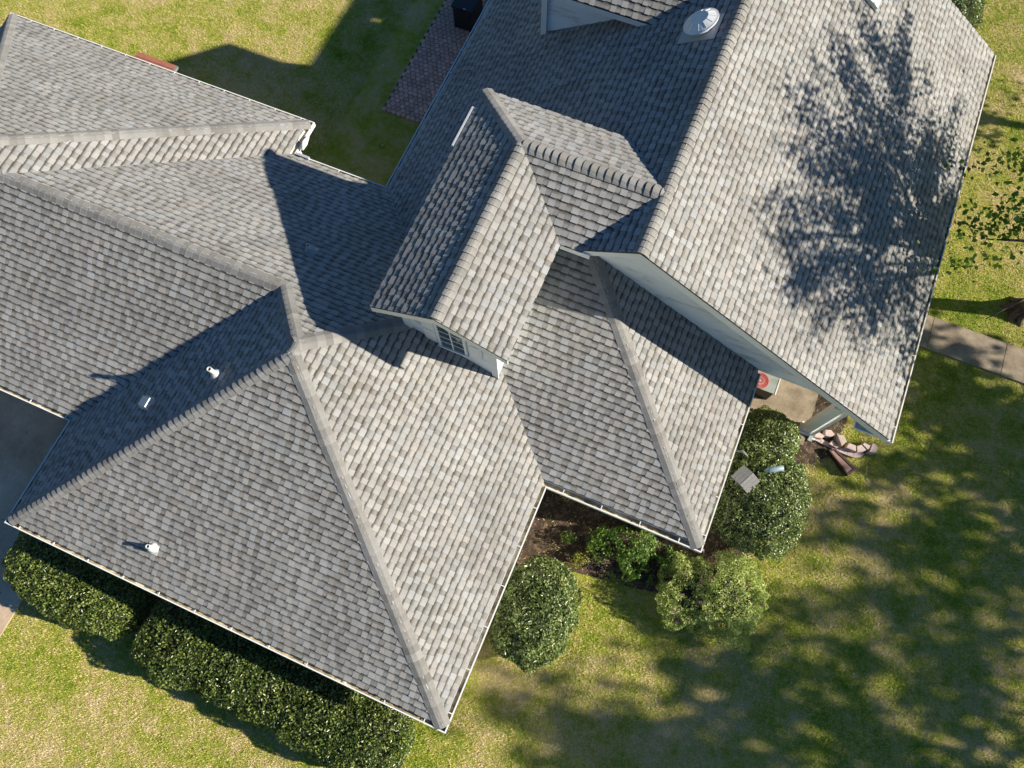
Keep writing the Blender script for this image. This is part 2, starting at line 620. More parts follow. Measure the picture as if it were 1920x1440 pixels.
S('D_E', (-1, 0), 1.759, DZ, pD, [[(-1.759, 3.572), (-1.759, 5.96), (-3.056, 7.247), (-3.056, 3.572)]], 0, 14, 'sunlit slope of the gabled wing')
S('C_N', (0, -1), -8.521, DZ, 0.481, [[(-4.354, 8.521), (-3.056, 7.247), (-0.30, 7.247), (-1.40, 8.521)]], 0, 15, 'pale lit slope running to the main ridge')
S('C_S', (0, 1), 5.96, DZ, 0.476, [[(-3.056, 7.247), (-1.759, 5.96), (-1.36, 5.96), (-0.30, 7.247)]], 0, 16, 'small slope above the white fascia strip')
# rear wing at the top edge of the view (hipped west end)
TY, TZ, pT = 11.56, 2.77, 0.80
S('R_S', (0, 1), TY, TZ, pT, [[(-4.75, TY), (-1.94, TY), (-0.38, 12.73), (-4.75, 12.73)]], 0, 17, 'slope of the rear dormer above its white cheek wall')
S('R_N', (0, -1), -13.90, TZ, pT, [[(-4.75, 13.90), (-4.75, 12.73), (-0.38, 12.73), (-1.94, 13.90)]], 0, 19)
SL = {s.name: s for s in slopes}
# plane through M_W beyond rear wing valley: the main ridge passes behind, so the small overlap stays hidden

house = empty('house', (-3.0, 6.0, 0.0), 'long suburban house with grey shingle roofs of several hips and gables', 'house')

shing_stuff = MB()
cand = []          # (area, slope obj name, verts, faces, cols)
slope_obj = {}
VISIBLE_HINT = {'D_W', 'D_E', 'C_N', 'C_S', 'M_E', 'M_W', 'G_E', 'G_S', 'F_E', 'R_S'}


def covered(s, x, y):
    """true where the gabled wing stands over this lower slope"""
    if s.name in ('D_W', 'D_E', 'C_N', 'C_S', 'R_S', 'R_N'):
        if s.name in ('C_N', 'C_S', 'R_S', 'R_N'):
            return SL['M_W'].z(x, y) > s.z(x, y) + 0.03
        return False
    if -3.8 < x < -2.3 and 4.1 < y < 6.4:
        return True
    if -4.2 < x < -0.45 and (6.1 if s.name == 'M_W' else 6.5) < y < 8.35 and s.name != 'M_E':
        for n in ('D_W', 'C_N', 'C_S'):
            pass
        zz = min(SL['C_N'].z(x, y), SL['C_S'].z(x, y))
        if s.z(x, y) < zz - 0.03:
            return True
    if s.name == 'M_W' and -4.3 < x and 12.0 < y < 13.5 and s.z(x, y) < min(SL['R_S'].z(x, y), SL['R_N'].z(x, y)) - 0.03:
        return True
    if s.name in ('F_S', 'F_E') and y > 6.48:
        return True
    return False


for s in slopes:
    # deck slab
    g = MB()
    for poly in s.polys:
        pu = [s.uw(x, y) for x, y in poly]
        pu = clip_half(pu, 0, 1, s.ws + 0.012) if s.ws else pu
        top = [s.from_uw(a_, b_, -0.004) for a_, b_ in pu]
        if (Vector(top[1]) - top[0]).cross(Vector(top[2]) - top[1]).z < 0:
            top = top[::-1]
        g.prism(top, (0, 0, -0.03))
    o = g.build('roof_slope', M['deck'], house)
    if s.label:
        o['label'] = s.label
    slope_obj[s.name] = o
    convs = []
    allp = []
    for poly in s.polys:
        uw = [s.uw(x, y) for x, y in poly]
        uw = clip_half(uw, 0, 1, s.ws) if s.ws else uw
        if len(uw) >= 3:
            convs.append(uw)
            allp += uw
    umin, umax = min(p[0] for p in allp), max(p[0] for p in allp)
    wmin, wmax = min(p[1] for p in allp), max(p[1] for p in allp)
    R = random.Random(s.seed)
    k = 0
    w = wmin
    while w < wmax:
        w1 = w + EXPO
        u = umin - R.random() * 0.3
        run = 0
        high = R.random() < 0.5
        wob = R.uniform(-0.002, 0.002)
        while u < umax:
            high = not high if R.random() < 0.93 else high
            du = R.uniform(0.10, 0.165) if high else R.uniform(0.08, 0.14)
            t = 0.0155 if high else 0.0095
            t *= R.uniform(0.85, 1.15) * (0.62 if s.name == 'D_W' else 1.0)
            tone = R.choice([R.gauss(0.84, 0.04), R.gauss(0.78, 0.04), R.gauss(0.71, 0.04)]) if high else R.choice([R.gauss(0.70, 0.04), R.gauss(0.60, 0.04), R.gauss(0.50, 0.04)])
            tone = min(1, max(0, tone))
            hue = R.random()
            band = (R.uniform(0.35, 0.85) if R.random() < (0.15 if high else 0.75) else R.uniform(0, 0.12))
            lo = w + wob + (0.0 if high else 0.011) + R.uniform(-0.0015, 0.0015)
            rect = [(u + 0.0009, lo), (u + du - 0.0009, lo), (u + du - 0.0009, w1 + 0.006), (u + 0.0009, w1 + 0.006)]
            for cv in convs:
                pc = clip_convex(rect, cv)
                if len(pc) < 3:
                    continue
                ar = abs(sum(pc[i][0] * pc[(i + 1) % len(pc)][1] - pc[(i + 1) % len(pc)][0] * pc[i][1] for i in range(len(pc)))) / 2
                if ar < 0.0002:
                    continue
                cu, cw = sum(p[0] for p in pc) / len(pc), sum(p[1] for p in pc) / len(pc)
                cp = s.from_uw(cu, cw)
                if covered(s, cp.x, cp.y):
                    continue
                top, bot, cols = [], [], []
                for (a, b) in pc:
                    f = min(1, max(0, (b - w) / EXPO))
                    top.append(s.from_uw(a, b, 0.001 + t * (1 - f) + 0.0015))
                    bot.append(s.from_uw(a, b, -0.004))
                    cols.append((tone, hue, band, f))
                # signed orientation
                if (top[1] - top[0]).cross(top[2] - top[1]).dot(s.N) < 0:
                    top, bot, cols = top[::-1], bot[::-1], cols[::-1]
                n = len(top)
                fs = [tuple(range(n))] + [(i, i + n, (i + 1) % n + n, (i + 1) % n) for i in range(n)]
                vs = top + bot
                cs = cols + [(tone * 0.6, hue, 0.3, 2.5) for c in cols]
                area = pxarea(top) if s.name in VISIBLE_HINT else 0
                cand.append((area, s.name, vs, fs, cs))
            u += du
        w = w1
cand.sort(key=lambda c: -c[0])
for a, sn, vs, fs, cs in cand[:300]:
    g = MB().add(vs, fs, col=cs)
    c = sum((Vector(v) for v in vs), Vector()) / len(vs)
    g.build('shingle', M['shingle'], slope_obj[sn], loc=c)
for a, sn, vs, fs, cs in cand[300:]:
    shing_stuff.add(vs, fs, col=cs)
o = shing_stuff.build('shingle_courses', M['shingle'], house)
o['kind'] = 'stuff'
NSH = len(cand)

# ridge and hip caps
caps = []


def cap_line(A, B, s1, s2, butt_at_A=True, edge=2.5, wid=0.15, lift=0.032, seed=1, e=EXPO):
    """A,B on the crest (plan + z rel), s1/s2 the slopes on both sides"""
    R = random.Random(seed)
    A, B = Vector(A), Vector(B)
    if not butt_at_A:
        A, B = B, A
    T = (B - A).normalized()
    L = (B - A).length

    def side(s, other):
        # direction lying in slope s, perpendicular to T, pointing away from the crest
        d = s.N.cross(T).normalized()
        if (d.z > 0) or (d.dot(other.N) > 0 and d.z > -1e-4):
            d = -d
        return d
    d1, d2 = side(s1, s2), side(s2, s1)
    if d1.z > 0:
        d1 = -d1
    if d2.z > 0:
        d2 = -d2
    up = (s1.N + s2.N).normalized()
    qs = [-1, -0.6, -0.3, -0.13, 0, 0.13, 0.3, 0.6, 1]
    n = int(L / e) + 1
    for k in range(n):
        a = k * e
        b = min(a + e * 1.12, L + 0.02)
        if b - a < 0.04:
            continue
        wv = wid * R.uniform(0.96, 1.05)
        jit = R.uniform(-0.006, 0.006)
        tone, hue = min(1, max(0, R.gauss(0.44, 0.09))), R.uniform(0.4, 0.75)
        rows = []
        for st, h in ((a, lift * R.uniform(0.85, 1.2)), (b, 0.010)):
            row = []
            for q in qs:
                d = d1 if q < 0 else d2
                nn = (s1 if q < 0 else s2).N if abs(q) > 0.05 else up
                drop = -0.020 * max(0, 1 - abs(q) / 0.3) ** 1.3
                row.append(A + T * (st + (jit if st == a else 0) - (0.012 * (1 - abs(q)) if st == a else 0)) + d * (abs(q) * wv) + nn * h * (1 - 0.75 * abs(q)) + up * drop + nn * 0.012)
            rows.append(row)
        low = [p - up * (lift + 0.02) + T * 0.004 for p in rows[0]]
        low2 = [p - up * 0.035 for p in rows[1]]
        vs = rows[0] + rows[1] + low + low2
        m_ = len(qs)
        fs = [(i, i + 1, m_ + i + 1, m_ + i) for i in range(m_ - 1)]
        fs += [(i + 1, i, 2 * m_ + i, 2 * m_ + i + 1) for i in range(m_ - 1)]
        fs += [(0, m_, 3 * m_, 2 * m_), (m_ - 1, 2 * m_ + m_ - 1, 3 * m_ + m_ - 1, 2 * m_ - 1)]
        # orient top faces upward
        nrm = (Vector(vs[1]) - Vector(vs[0])).cross(Vector(vs[m_ + 1]) - Vector(vs[1]))
        if nrm.dot(up) < 0:
            fs = [tuple(reversed(f)) for f in fs]
        vs = [Vector((p.x, p.y, p.z + H0)) for p in vs]
        cs = [(tone, hue, 0.0, 0.0)] * (2 * m_) + [(tone * 0.7, hue, 0.0, edge)] * (2 * m_)  # butt edge colour, painted lighter on rows whose butts face the sun
        caps.append([pxarea(rows and [vs[0], vs[m_ - 1], vs[2 * m_ - 1], vs[m_]]), vs, fs, cs])


def zS(n, x, y):
    return (x, y, SL[n].z(x, y))


ap1, ap2 = zS('G_S', -5.354, 2.358), zS('G_E', -5.354, 2.55)
cap_line(zS('G_S', X0 + 0.10, YG + 0.10), ap1, SL['G_W'], SL['G_S'], True, seed=1)
cap_line(zS('G_S', X1 - 0.08, YG + 0.08), ap1, SL['G_E'], SL['G_S'], True, seed=2, edge=1.14, lift=0.020, e=0.152)
cap_line(zS('G_E', -3.9, 4.004), ap2, SL['G_E'], SL['L_N'], True, seed=3)
cap_line(ap2, ap1, SL['G_W'], SL['G_E'], True, seed=31)
cap_line(zS('G_W', -6.41, 3.606), ap2, SL['G_W'], SL['L_N'], True, seed=4)
cap_line((-14.0, 3.606, 3.853 * pG), (-6.38, 3.606, 3.853 * pG), SL['L_S'], SL['L_N'], False, seed=5, edge=1.14, lift=0.018)
cap_line(zS('F_S', 2.77, 2.442), zS('F_S', -1.35, 6.56), SL['F_S'], SL['F_E'], True, seed=6, edge=1.14, lift=0.020)
cap_line(zS('T_N', -9.08, 8.339), zS('T_N', -13.33, 4.086), SL['T_N'], SL['T_E'], True, seed=7, edge=1.14, lift=0.018)
cap_line(zS('T_N', -17.84, 8.339), zS('T_N', -13.59, 4.086), SL['T_W'], SL['T_N'], True, seed=8)
cap_line(zS('T_W', -17.84, YLs + 0.08), zS('L_S', -13.59, 4.086), SL['T_W'], SL['L_S'], True, seed=9)
cap_line((MXR, 6.0, MZR), (MXR, 16.626, MZR), SL['M_W'], SL['M_E'], True, seed=10, e=0.13)
cap_line((-3.056, 3.60, DZ + 1.298 * pD), (-3.056, 7.25, DZ + 1.298 * pD), SL['D_W'], SL['D_E'], True, seed=11, wid=0.15)
cap_line((-3.0, 7.247, DZ + 1.274 * 0.481), (-0.40, 7.247, DZ + 1.274 * 0.481), SL['C_N'], SL['C_S'], True, seed=12, wid=0.155, lift=0.042)
cap_line((-4.334, 8.50, DZ + 0.011), (-3.056, 7.247, DZ + 0.613), SL['D_W'], SL['C_N'], True, seed=13)
cap_line((-4.73, 12.73, TZ + 1.17 * pT), (-0.5, 12.73, TZ + 1.17 * pT), SL['R_S'], SL['R_N'], True, seed=14)
caps.sort(key=lambda c: -c[0])
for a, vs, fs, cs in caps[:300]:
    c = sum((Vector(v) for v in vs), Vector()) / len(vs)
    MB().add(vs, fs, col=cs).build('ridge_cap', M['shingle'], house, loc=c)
g = MB()
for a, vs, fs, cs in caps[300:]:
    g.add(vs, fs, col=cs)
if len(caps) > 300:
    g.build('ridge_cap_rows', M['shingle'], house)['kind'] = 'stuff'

# ------------------------------------------------------------------ gutters
def gutter(A, B, out, mA=0, mB=0, z=0.0, hang=0.82, off=0.35, stop=True, wdt=0.115, bed=0.030):
    """A->B outer lip line in plan; out = outward normal; m=+1 convex corner, -1 concave corner"""
    A, B, out = Vector((*A, 0)), Vector((*B, 0)), Vector((*out, 0))
    T = (B - A).normalized()
    prof = [(0.0, 0.018), (0.0, -0.105), (wdt, -0.105), (wdt, 0.022), (wdt - 0.006, 0.022), (wdt - 0.006, -bed), (0.024, -bed), (0.018, 0.006), (0.024, 0.018)]
    mats = [0, 0, 0, 0, 1, 1, 1, 0, 0]
    vs = []
    for P, mm, sg in ((A, mA, 1), (B, mB, -1)):
        for o, h in prof:
            q = P - out * o + T * (sg * mm * o)
            vs.append((q.x, q.y, z + h + H0))
    n = len(prof)
    g = MB()
    for i in range(n):
        g.add([vs[i], vs[(i + 1) % n], vs[n + (i + 1) % n], vs[n + i]], [(0, 1, 2, 3)], mi=mats[i])
    for b in (0, n):
        if (mA if b == 0 else mB) == 0:
            e = [vs[b + k] for k in (0, 1, 2, 3)]
            dd = T * (-0.004 if b == 0 else 0.004)
            g.prism([Vector(p) for p in e], dd, mi=0)
    o = g.build('gutter', [M['white'], M['gin']], house)
    L = (B - A).length
    s = off
    while s < L - 0.1:
        q = A + T * s - out * (wdt / 2 + 0.005)
        h = MB().obox((q.x, q.y, z + 0.016 + H0), T, out, (0, 0, 1), 0.009, wdt / 2 + 0.004, 0.005)
        h.build('gutter_hanger', M['white'], o)
        s += hang
    return o


gutter((X0, YG), (X1, YG), (0, -1), 1, 1)
gutter((X1, YG), (X1, 2.364), (1, 0), 1, -1)
gutter((X1, 2.364), (2.848, 2.364), (0, -1), -1, 1, wdt=0.15, bed=0.075)
gutter((2.848, 2.364), (2.848, 6.38), (1, 0), 1, 0)
gutter((X0, YLs), (X0, YG), (-1, 0), -1, 1, hang=1.4)
gutter((-17.92, YLs), (X0, YLs), (0, -1), 0, -1, hang=0.9)
gutter((-9.0, 8.419), (-17.92, 8.419), (0, 1), 1, 0, hang=0.72)
gutter((-9.0, YLn), (-9.0, 8.419), (1, 0), -1, 1, hang=0.45, wdt=0.15)
gutter((-6.56, YLn), (-9.0, YLn), (0, 1), 0, -1, hang=0.9)
gutter((-6.60, 16.626), (-6.60, 7.25), (-1, 0), 0, 0, hang=0.75, wdt=0.08)
gutter((5.76, 5.98), (5.76, 16.626), (1, 0), 0, 0, z=0.03, hang=1.7)
MB().box(-4.405, -4.372, 7.1, 8.05, H0 + DZ - 0.03, H0 + DZ + 0.022).build('eave_edge_strip', M['collar'], house)
# gutter outlet covers / downspout elbows at the rear inner corner
g = MB()
g.tube([(-8.93, 7.62, H0 + 0.01), (-8.92, 7.78, H0 + 0.045), (-8.94, 8.0, H0 + 0.02)], [0.055, 0.075, 0.03], 10)
g.build('gutter_outlet_cover', M['white'], house, smooth=True)
g = MB()
g.box(-8.95, -8.60, 7.40, 7.46, H0 + 0.02, H0 + 0.10)
g.build('gutter_splash_guard', M['collar'], house)

# fascia and rake boards
g = MB()
def board(a, b, thick, drop, out, name=None):
    a, b, out = Vector(a), Vector(b), Vector(out).normalized() * thick
    k_ = 4.0 if name == 'eave_fascia' else 1.18
    a, b, out = a - out * k_, b - out * k_, out
    v = [a, b, b + out, a + out]
    v = [Vector((p.x, p.y, p.z + H0)) for p in v]
    if name:
        MB().prism(v, (0, 0, -drop)).build(name, M['trim'], house)
    else:
        g.prism(v, (0, 0, -drop))
def rake(sn, xa, xb, y, t=0.025, drop=0.17):
    s_ = SL[sn]
    board((xa, y, s_.z(xa, y) - 0.040), (xb, y, s_.z(xb, y) - 0.040), t, drop, (0, -1, 0), 'rake_board')
rake('D_W', -4.354, -3.056, 3.572)
rake('D_E', -1.759, -3.056, 3.572)
rake('M_E', 5.74, MXR, 5.996, drop=0.19)
rake('M_W', -1.40, MXR, 5.996, drop=0.15)
for sn, a, b, o_ in (('D_E', (-1.759, 3.572), (-1.759, 5.96), (1, 0, 0)), ('D_W', (-4.354, 3.572), (-4.354, 8.521), (-1, 0, 0)), ('C_S', (-1.759, 5.96), (-1.20, 5.96), (0, -1, 0)), ('C_N', (-4.354, 8.521), (-1.40, 8.521), (0, 1, 0)), ('R_S', (-4.75, TY), (-1.90, TY), (0, -1, 0))):
    z_ = SL[sn].ze - 0.035
    board((a[0], a[1], z_), (b[0], b[1], z_), 0.03, 0.13, o_, 'eave_fascia' if sn[0] == 'D' else 'fascia')
g = MB()
for a, b, o_ in (((X0 + .115, YG + .12), (X1 - .115, YG + .12), (0, 1, 0)), ((X1 - .12, YG + .12), (X1 - .12, 2.364 + .12), (-1, 0, 0)), ((X1 - .12, 2.364 + .152), (2.848 - .12, 2.364 + .152), (0, 1, 0)),
                 ((2.848 - .118, 2.364 + .12), (2.848 - .118, 6.4), (-1, 0, 0)), ((X0 + .118, YLs + .12), (X0 + .118, YG + .12), (1, 0, 0)), ((-17.8, YLs + .118), (X0 + .12, YLs + .118), (0, 1, 0)),
                 ((-9.12, 8.3), (-17.8, 8.3), (0, -1, 0)), ((-9.152, YLn - .12), (-9.152, 8.3), (-1, 0, 0)), ((-6.5, YLn - .118), (-9.12, YLn - .118), (0, -1, 0)), ((-6.515, 16.6), (-6.515, 7.46), (1, 0, 0)), ((5.64, 6.03), (5.64, 16.6), (-1, 0, 0))):
    board((a[0], a[1], 0.02), (b[0], b[1], 0.02), 0.02, 0.17, o_, 'fascia')

# ------------------------------------------------------------------ walls
g = MB()
out_w = [(-9.86, 0.16), (-9.86, -2.12), (-0.86, -2.12), (-0.86, 2.78), (2.38, 2.78), (2.38, 16.2), (-6.12, 16.2), (-6.12, 7.04), (-9.42, 7.04), (-9.42, 8.0), (-17.5, 8.0), (-17.5, 0.16)]
g.prism([(x, y, H0 - 0.10) for x, y in out_w], (0, 0, -(H0 - 0.10)))
g.build('outer_wall', M['wood'], house)


def siding_wall(name, poly, y, ny, step=0.17, mat='siding', t=0.12, lap=0.012):
    """clapboard wall in plane y=const, poly in (x,z rel); ny=-1 faces -y"""
    g = MB()
    zs = [p[1] for p in poly]
    zz = min(zs)
    while zz < max(zs):
        strip = clip_half(clip_half(poly, 0, 1, zz), 0, -1, -(zz + step))
        if len(strip) >= 3:
            front = []
            for (x, z) in strip:
                f = (z - zz) / step
                front.append(Vector((x, y + ny * lap * (1 - f), z + H0)))
            g.prism(front, (0, -ny * t, 0))
        zz += step
    return g.build(name, M[mat], house)


# long white gable wall of the tall block (triangle above the porch beam)
mw = [(-1.45, -0.12), (5.30, -0.12), (5.30, 0.042 + 0.6022 * (5.746 - 5.30) - 0.17), (MXR, MZR - 0.19), (-1.45, 2.9)]
siding_wall('gable_wall', [(5.30, 0.025), (5.30, 0.10), (MXR, MZR - 0.20), (-1.75, 2.87), (-1.75, 0.025)], 6.46, -1)
siding_wall('wing_side_wall', [(-2.14, 1.6), (-2.14, 2.93), (-1.75, 2.93), (-1.75, 1.6)], 6.44, -1)
# gabled wing: front wall, sides
fw = [(-3.97, 0.45), (-2.14, 0.45), (-2.14, DZ + pD * 0.381 - 0.13), (-3.056, DZ + 0.613 - 0.13), (-3.97, DZ + pD * 0.384 - 0.13)]
siding_wall('wing_front_wall', fw[::1], 3.88, -1, step=0.11, lap=0.004)
g = MB()
g.box(-3.97, -3.85, 4.01, 8.1, H0 + 1.0, H0 + 3.12)
g.box(-2.26, -2.14, 4.01, 6.44, H0 + 0.45, H0 + 3.12)
g.box(-3.97, -1.4, 7.98, 8.1, H0 + 1.0, H0 + 3.12)
g.build('wing_wall', M['siding'], house)
# corner boards and panelled shutters beside the window
for x0, x1 in ((-4.0, -3.86), (-2.25, -2.11)):
    g = MB().box(x0, x1, 3.845, 3.872, H0 + 0.5, H0 + 3.15)
    g.build('corner_board', M['trim'], house)
for xa in (-3.60, -2.68):
    g = MB()
    g.box(xa, xa + 0.26, 3.845, 3.868, H0 + 1.72, H0 + 3.0)
    g.box(xa + 0.04, xa + 0.22, 3.835, 3.8445, H0 + 1.78, H0 + 2.30)
    g.box(xa + 0.04, xa + 0.22, 3.835, 3.8445, H0 + 2.40, H0 + 2.95)
    g.build('shutter', M['trim'], house)
wx0, wx1, wz0, wz1 = -3.31, -2.72, 1.72, 3.0
win = MB().box(wx0 + 0.03, wx1 - 0.03, 3.850, 3.862, H0 + wz0 + 0.03, H0 + wz1 - 0.03).build('window', M['hole'], house)
g = MB()
g.box(wx0, wx0 + 0.05, 3.825, 3.865, H0 + wz0, H0 + wz1)
g.box(wx1 - 0.05, wx1, 3.825, 3.865, H0 + wz0, H0 + wz1)
g.box(wx0 + 0.05, wx1 - 0.05, 3.825, 3.865, H0 + wz1 - 0.05, H0 + wz1)
g.box(wx0 - 0.03, wx1 + 0.03, 3.805, 3.866, H0 + wz0 - 0.055, H0 + wz0)
g.build('frame', M['trim'], win)
nx, nz = 2, 5
cw = (wx1 - wx0 - 0.10) / nx
chh = (wz1 - wz0 - 0.05) / nz
for i in range(nx):
    for k in range(nz):
        g = MB().box(wx0 + 0.05 + i * cw + 0.008, wx0 + 0.05 + (i + 1) * cw - 0.008, 3.842, 3.8495, H0 + wz0 + k * chh + 0.008, H0 + wz0 + (k + 1) * chh - 0.008)
        g.build('pane', M['glass'], win)
g = MB()
g.box(wx0 + 0.05 + cw - 0.012, wx0 + 0.05 + cw + 0.012, 3.828, 3.8415, H0 + wz0, H0 + wz1 - 0.05)
for k in range(1, nz):
    zc = H0 + wz0 + k * chh
    g.box(wx0 + 0.05, wx0 + 0.05 + cw - 0.012, 3.830, 3.8415, zc - 0.009, zc + 0.009)
    g.box(wx0 + 0.05 + cw + 0.012, wx1 - 0.05, 3.830, 3.8415, zc - 0.009, zc + 0.009)
g.build('muntins', M['trim'], win)

# rear wing cheek wall with its corner board
siding_wall('rear_wing_wall', [(-4.43, 0.9), (-1.6, 0.9), (-1.6, TZ + 0.08), (-4.43, TZ + 0.08)], 11.92, -1)
MB().box(-4.50, -4.37, 11.84, 11.98, H0 + 1.0, H0 + TZ + 0.05).build('corner_board', M['trim'], house)
MB().prism([(-4.46, 11.98, H0 + 0.9), (-4.46, 13.5, H0 + 0.9), (-4.46, 13.5, H0 + TZ + 0.2), (-4.46, 12.73, H0 + TZ + 0.85), (-4.46, 11.98, H0 + TZ + 0.2)], (0.1, 0, 0)).build('rear_wing_wall', M['siding'], house)

# porch beam, post, downspout, cornice return
g = MB()
g.box(2.3, 5.35, 6.60, 6.74, H0 - 0.30, H0 - 0.14)
g.box(5.22, 5.35, 6.62, 16.1, H0 - 0.36, H0 - 0.14)
g.build('porch_beam', M['trim'], house)
MB().box(2.3, 5.6, 6.75, 16.2, H0 - 0.135, H0 - 0.12).build('porch_ceiling', M['trim'], house)
post = MB()
post.box(4.59, 4.79, 6.40, 6.60, 0.0, H0 - 0.15)
po = post.build('porch_post', M['trim'], house)
MB().box(4.555, 4.825, 6.365, 6.635, 0.10, 0.24).build('post_base', M['trim'], po)
MB().box(4.555, 4.825, 6.365, 6.635, H0 - 0.30, H0 - 0.22).build('post_cap', M['trim'], po)
for yy in (11.3, 15.9):
    p2 = MB()
    p2.box(5.18, 5.38, yy - 0.1, yy + 0.1, 0.0, H0 - 0.37)
    p2.build('porch_post', M['trim'], house)
g = MB()
g.box(4.835, 4.905, 6.39, 6.46, 0.16, H0 - 0.15)
g.build('downspout', M['trim'], house)
g = MB()
g.add([(4.835, 6.46, 0.20), (4.905, 6.46, 0.20), (4.905, 6.39, 0.20), (4.835, 6.39, 0.20), (4.83, 6.30, 0.03), (4.93, 6.30, 0.03), (4.93, 6.27, 0.10), (4.83, 6.27, 0.10)],
      [(0, 1, 2, 3), (4, 7, 6, 5), (0, 4, 5, 1), (3, 2, 6, 7), (1, 5, 6, 2), (0, 3, 7, 4)])
g.box(4.86, 4.99, 6.33, 6.43, 0.05, 0.13)
g.build('downspout_elbow', M['white'], house)
g = MB()
g.add([(4.97, 6.02, -0.10 + H0), (5.70, 6.02, -0.10 + H0), (5.70, 6.44, -0.10 + H0), (4.97, 6.44, -0.10 + H0), (4.97, 6.02, -0.01 + H0), (5.70, 6.02, -0.01 + H0), (5.70, 6.44, -0.01 + H0), (4.97, 6.44, -0.01 + H0)],
      [(0, 3, 2, 1), (4, 5, 6, 7), (0, 1, 5, 4), (2, 3, 7, 6), (0, 4, 7, 3), (1, 2, 6, 5)])
g.build('cornice_return', M['trim'], house)

# ------------------------------------------------------------------ roof vents
def vent_pipe(x, y, sn, h, r, label, collar_len=0.22, seed=0, big=False):
    s = SL[sn]
    P = s.P(x, y, 0.012)
    E = Vector((s.U.x, s.U.y, 0))
    Up = (Vector((s.G.x, s.G.y, s.p))).normalized()
    g = MB()
    g.obox(P + s.N * 0.004 - Up * 0.03, E, Up, s.N, collar_len / 2, collar_len / 2, 0.004)
    fl = g.build('pipe_flashing', M['collar'] if not big else M['pipe'], house)
    g = MB()
    g.lathe([(0.0, -0.02), (r * 2.6, 0.0), (r * 2.2, 0.05), (r * 1.5, 0.10), (r * 1.15, 0.135), (r * 1.0, 0.14)], P - Vector((0, 0, 0.01)), (s.N * 0.5 + Vector((0, 0, 0.5))), 20)
    g.build('pipe_collar', M['collar'] if not big else M['pipe'], fl, smooth=True)
    g = MB()
    g.lathe([(r, 0.0), (r, h), (r * 0.72, h), (r * 0.72, h - 0.06)], P, (0, 0, 1), 18)
    pp = g.build('vent_pipe', M['pipe'], house)
    pp['label'] = label
    MB().lathe([(r * 0.7, h - 0.05), (r * 0.7, h - 0.045)], P, (0, 0, 1), 16).build('pipe_opening', M['hole'], pp)


vent_pipe(-6.78, 1.60, 'G_W', 0.34, 0.045, 'white pipe standing out of the shaded slope with a grey collar')
vent_pipe(-6.96, -1.72, 'G_S', 0.24, 0.042, 'white pipe with a swollen collar near the front gutter', big=True)
vent_pipe(-6.60, 4.70, 'L_N', 0.24, 0.040, 'grey collared pipe in the wing shadow on the rear slope')
s_ = SL['G_W']
E_, Up_ = Vector((0, 1, 0)), Vector((1, 0, s_.p)).normalized()
P_ = s_.P(-8.21, 0.68, 0.0)
g = MB()
g.obox(P_ + s_.N * 0.05, E_, Up_, s_.N, 0.10, 0.13, 0.035)
bv = g.build('box_vent', M['pipe'], house)
bv['label'] = 'small square white vent on the shaded slope'
MB().obox(P_ + s_.N * 0.010, E_, Up_, s_.N, 0.14, 0.17, 0.006).build('vent_base', M['collar'], bv)
s_ = SL['M_E']
E_, Up_ = Vector((0, 1, 0)), Vector((-1, 0, s_.p)).normalized()
P_ = s_.P(2.10, 14.52, 0.0)
MB().obox(P_ + s_.N * 0.06, E_, Up_, s_.N, 0.17, 0.16, 0.04).build('box_vent', M['pipe'], house)
# round metal dome vent near the main ridge
s_ = SL['M_W']
P_ = s_.P(-0.90, 11.20, 0.0)
E_, Up_ = Vector((0, 1, 0)), Vector((1, 0, s_.p)).normalized()
g = MB()
g.obox(P_ + s_.N * 0.016 - Up_ * 0.05, E_, Up_, s_.N, 0.33, 0.38, 0.005)
fl = g.build('dome_vent_flashing', M['collar'], house)
MB().lathe([(0.20, 0.0), (0.20, 0.20)], P_, s_.N, 24).build('dome_vent_neck', M['collar'], house)
g = MB()
g.lathe([(0.335, 0.150), (0.345, 0.165), (0.345, 0.180), (0.318, 0.188), (0.300, 0.195), (0.175, 0.262), (0.168, 0.266), (0.0, 0.272)], P_, s_.N, 40)
dm = g.build('dome_vent', M['domem'], house)
dm['label'] = 'round white metal dome vent beside the main ridge'
for k in range(12):
    a = 2 * math.pi * k / 12
    ax = s_.N.orthogonal().normalized()
    ay = s_.N.cross(ax)
    dr = ax * math.cos(a) + ay * math.sin(a)
    tn = s_.N.cross(dr)
    ln = (dr * 0.125 + s_.N * -0.067).normalized()
    MB().obox(P_ + dr * 0.2375 + s_.N * 0.231, ln, tn, ln.cross(tn), 0.068, 0.005, 0.005).build('rib', M['domem'], dm)

# ------------------------------------------------------------------ patio of rounded hexagonal pavers
pat = MB()
pat.prism([(-8.95, 11.02, 0.02), (-6.16, 11.02, 0.02), (-6.16, 18.5, 0.02), (-8.95, 18.5, 0.02)], (0, 0, -0.1))
po_ = struct('patio', pat, M['soil'])
pitch_ = 0.150
pv = []
row = 0
y = 11.05
while y < 18.4:
    x = -8.90 + (pitch_ / 2 if row % 2 else 0)
    while x < -6.2:
        pv.append((x + random.uniform(-.004, .004), y + random.uniform(-.004, .004), random.uniform(0, 30), random.uniform(0.047, 0.055)))
        x += pitch_
    y += pitch_ * 0.866
    row += 1
rr = pitch_ / 2 - 0.003
hexm = MB()
seg = 12
prof = []
for k in range(seg):
    a = 2 * math.pi * k / seg + math.pi / 6
    r_ = rr * (1.06 if k % 2 == 0 else 1.0)
    prof.append((r_ * math.cos(a), r_ * math.sin(a)))
hexm.prism([(a * 0.96, b * 0.96, 0.0) for a, b in prof], (0, 0, -0.045))
pv.sort(key=lambda q: (q[1] + 0.8 * max(0, q[0] + 7.2) * 10))
first = None
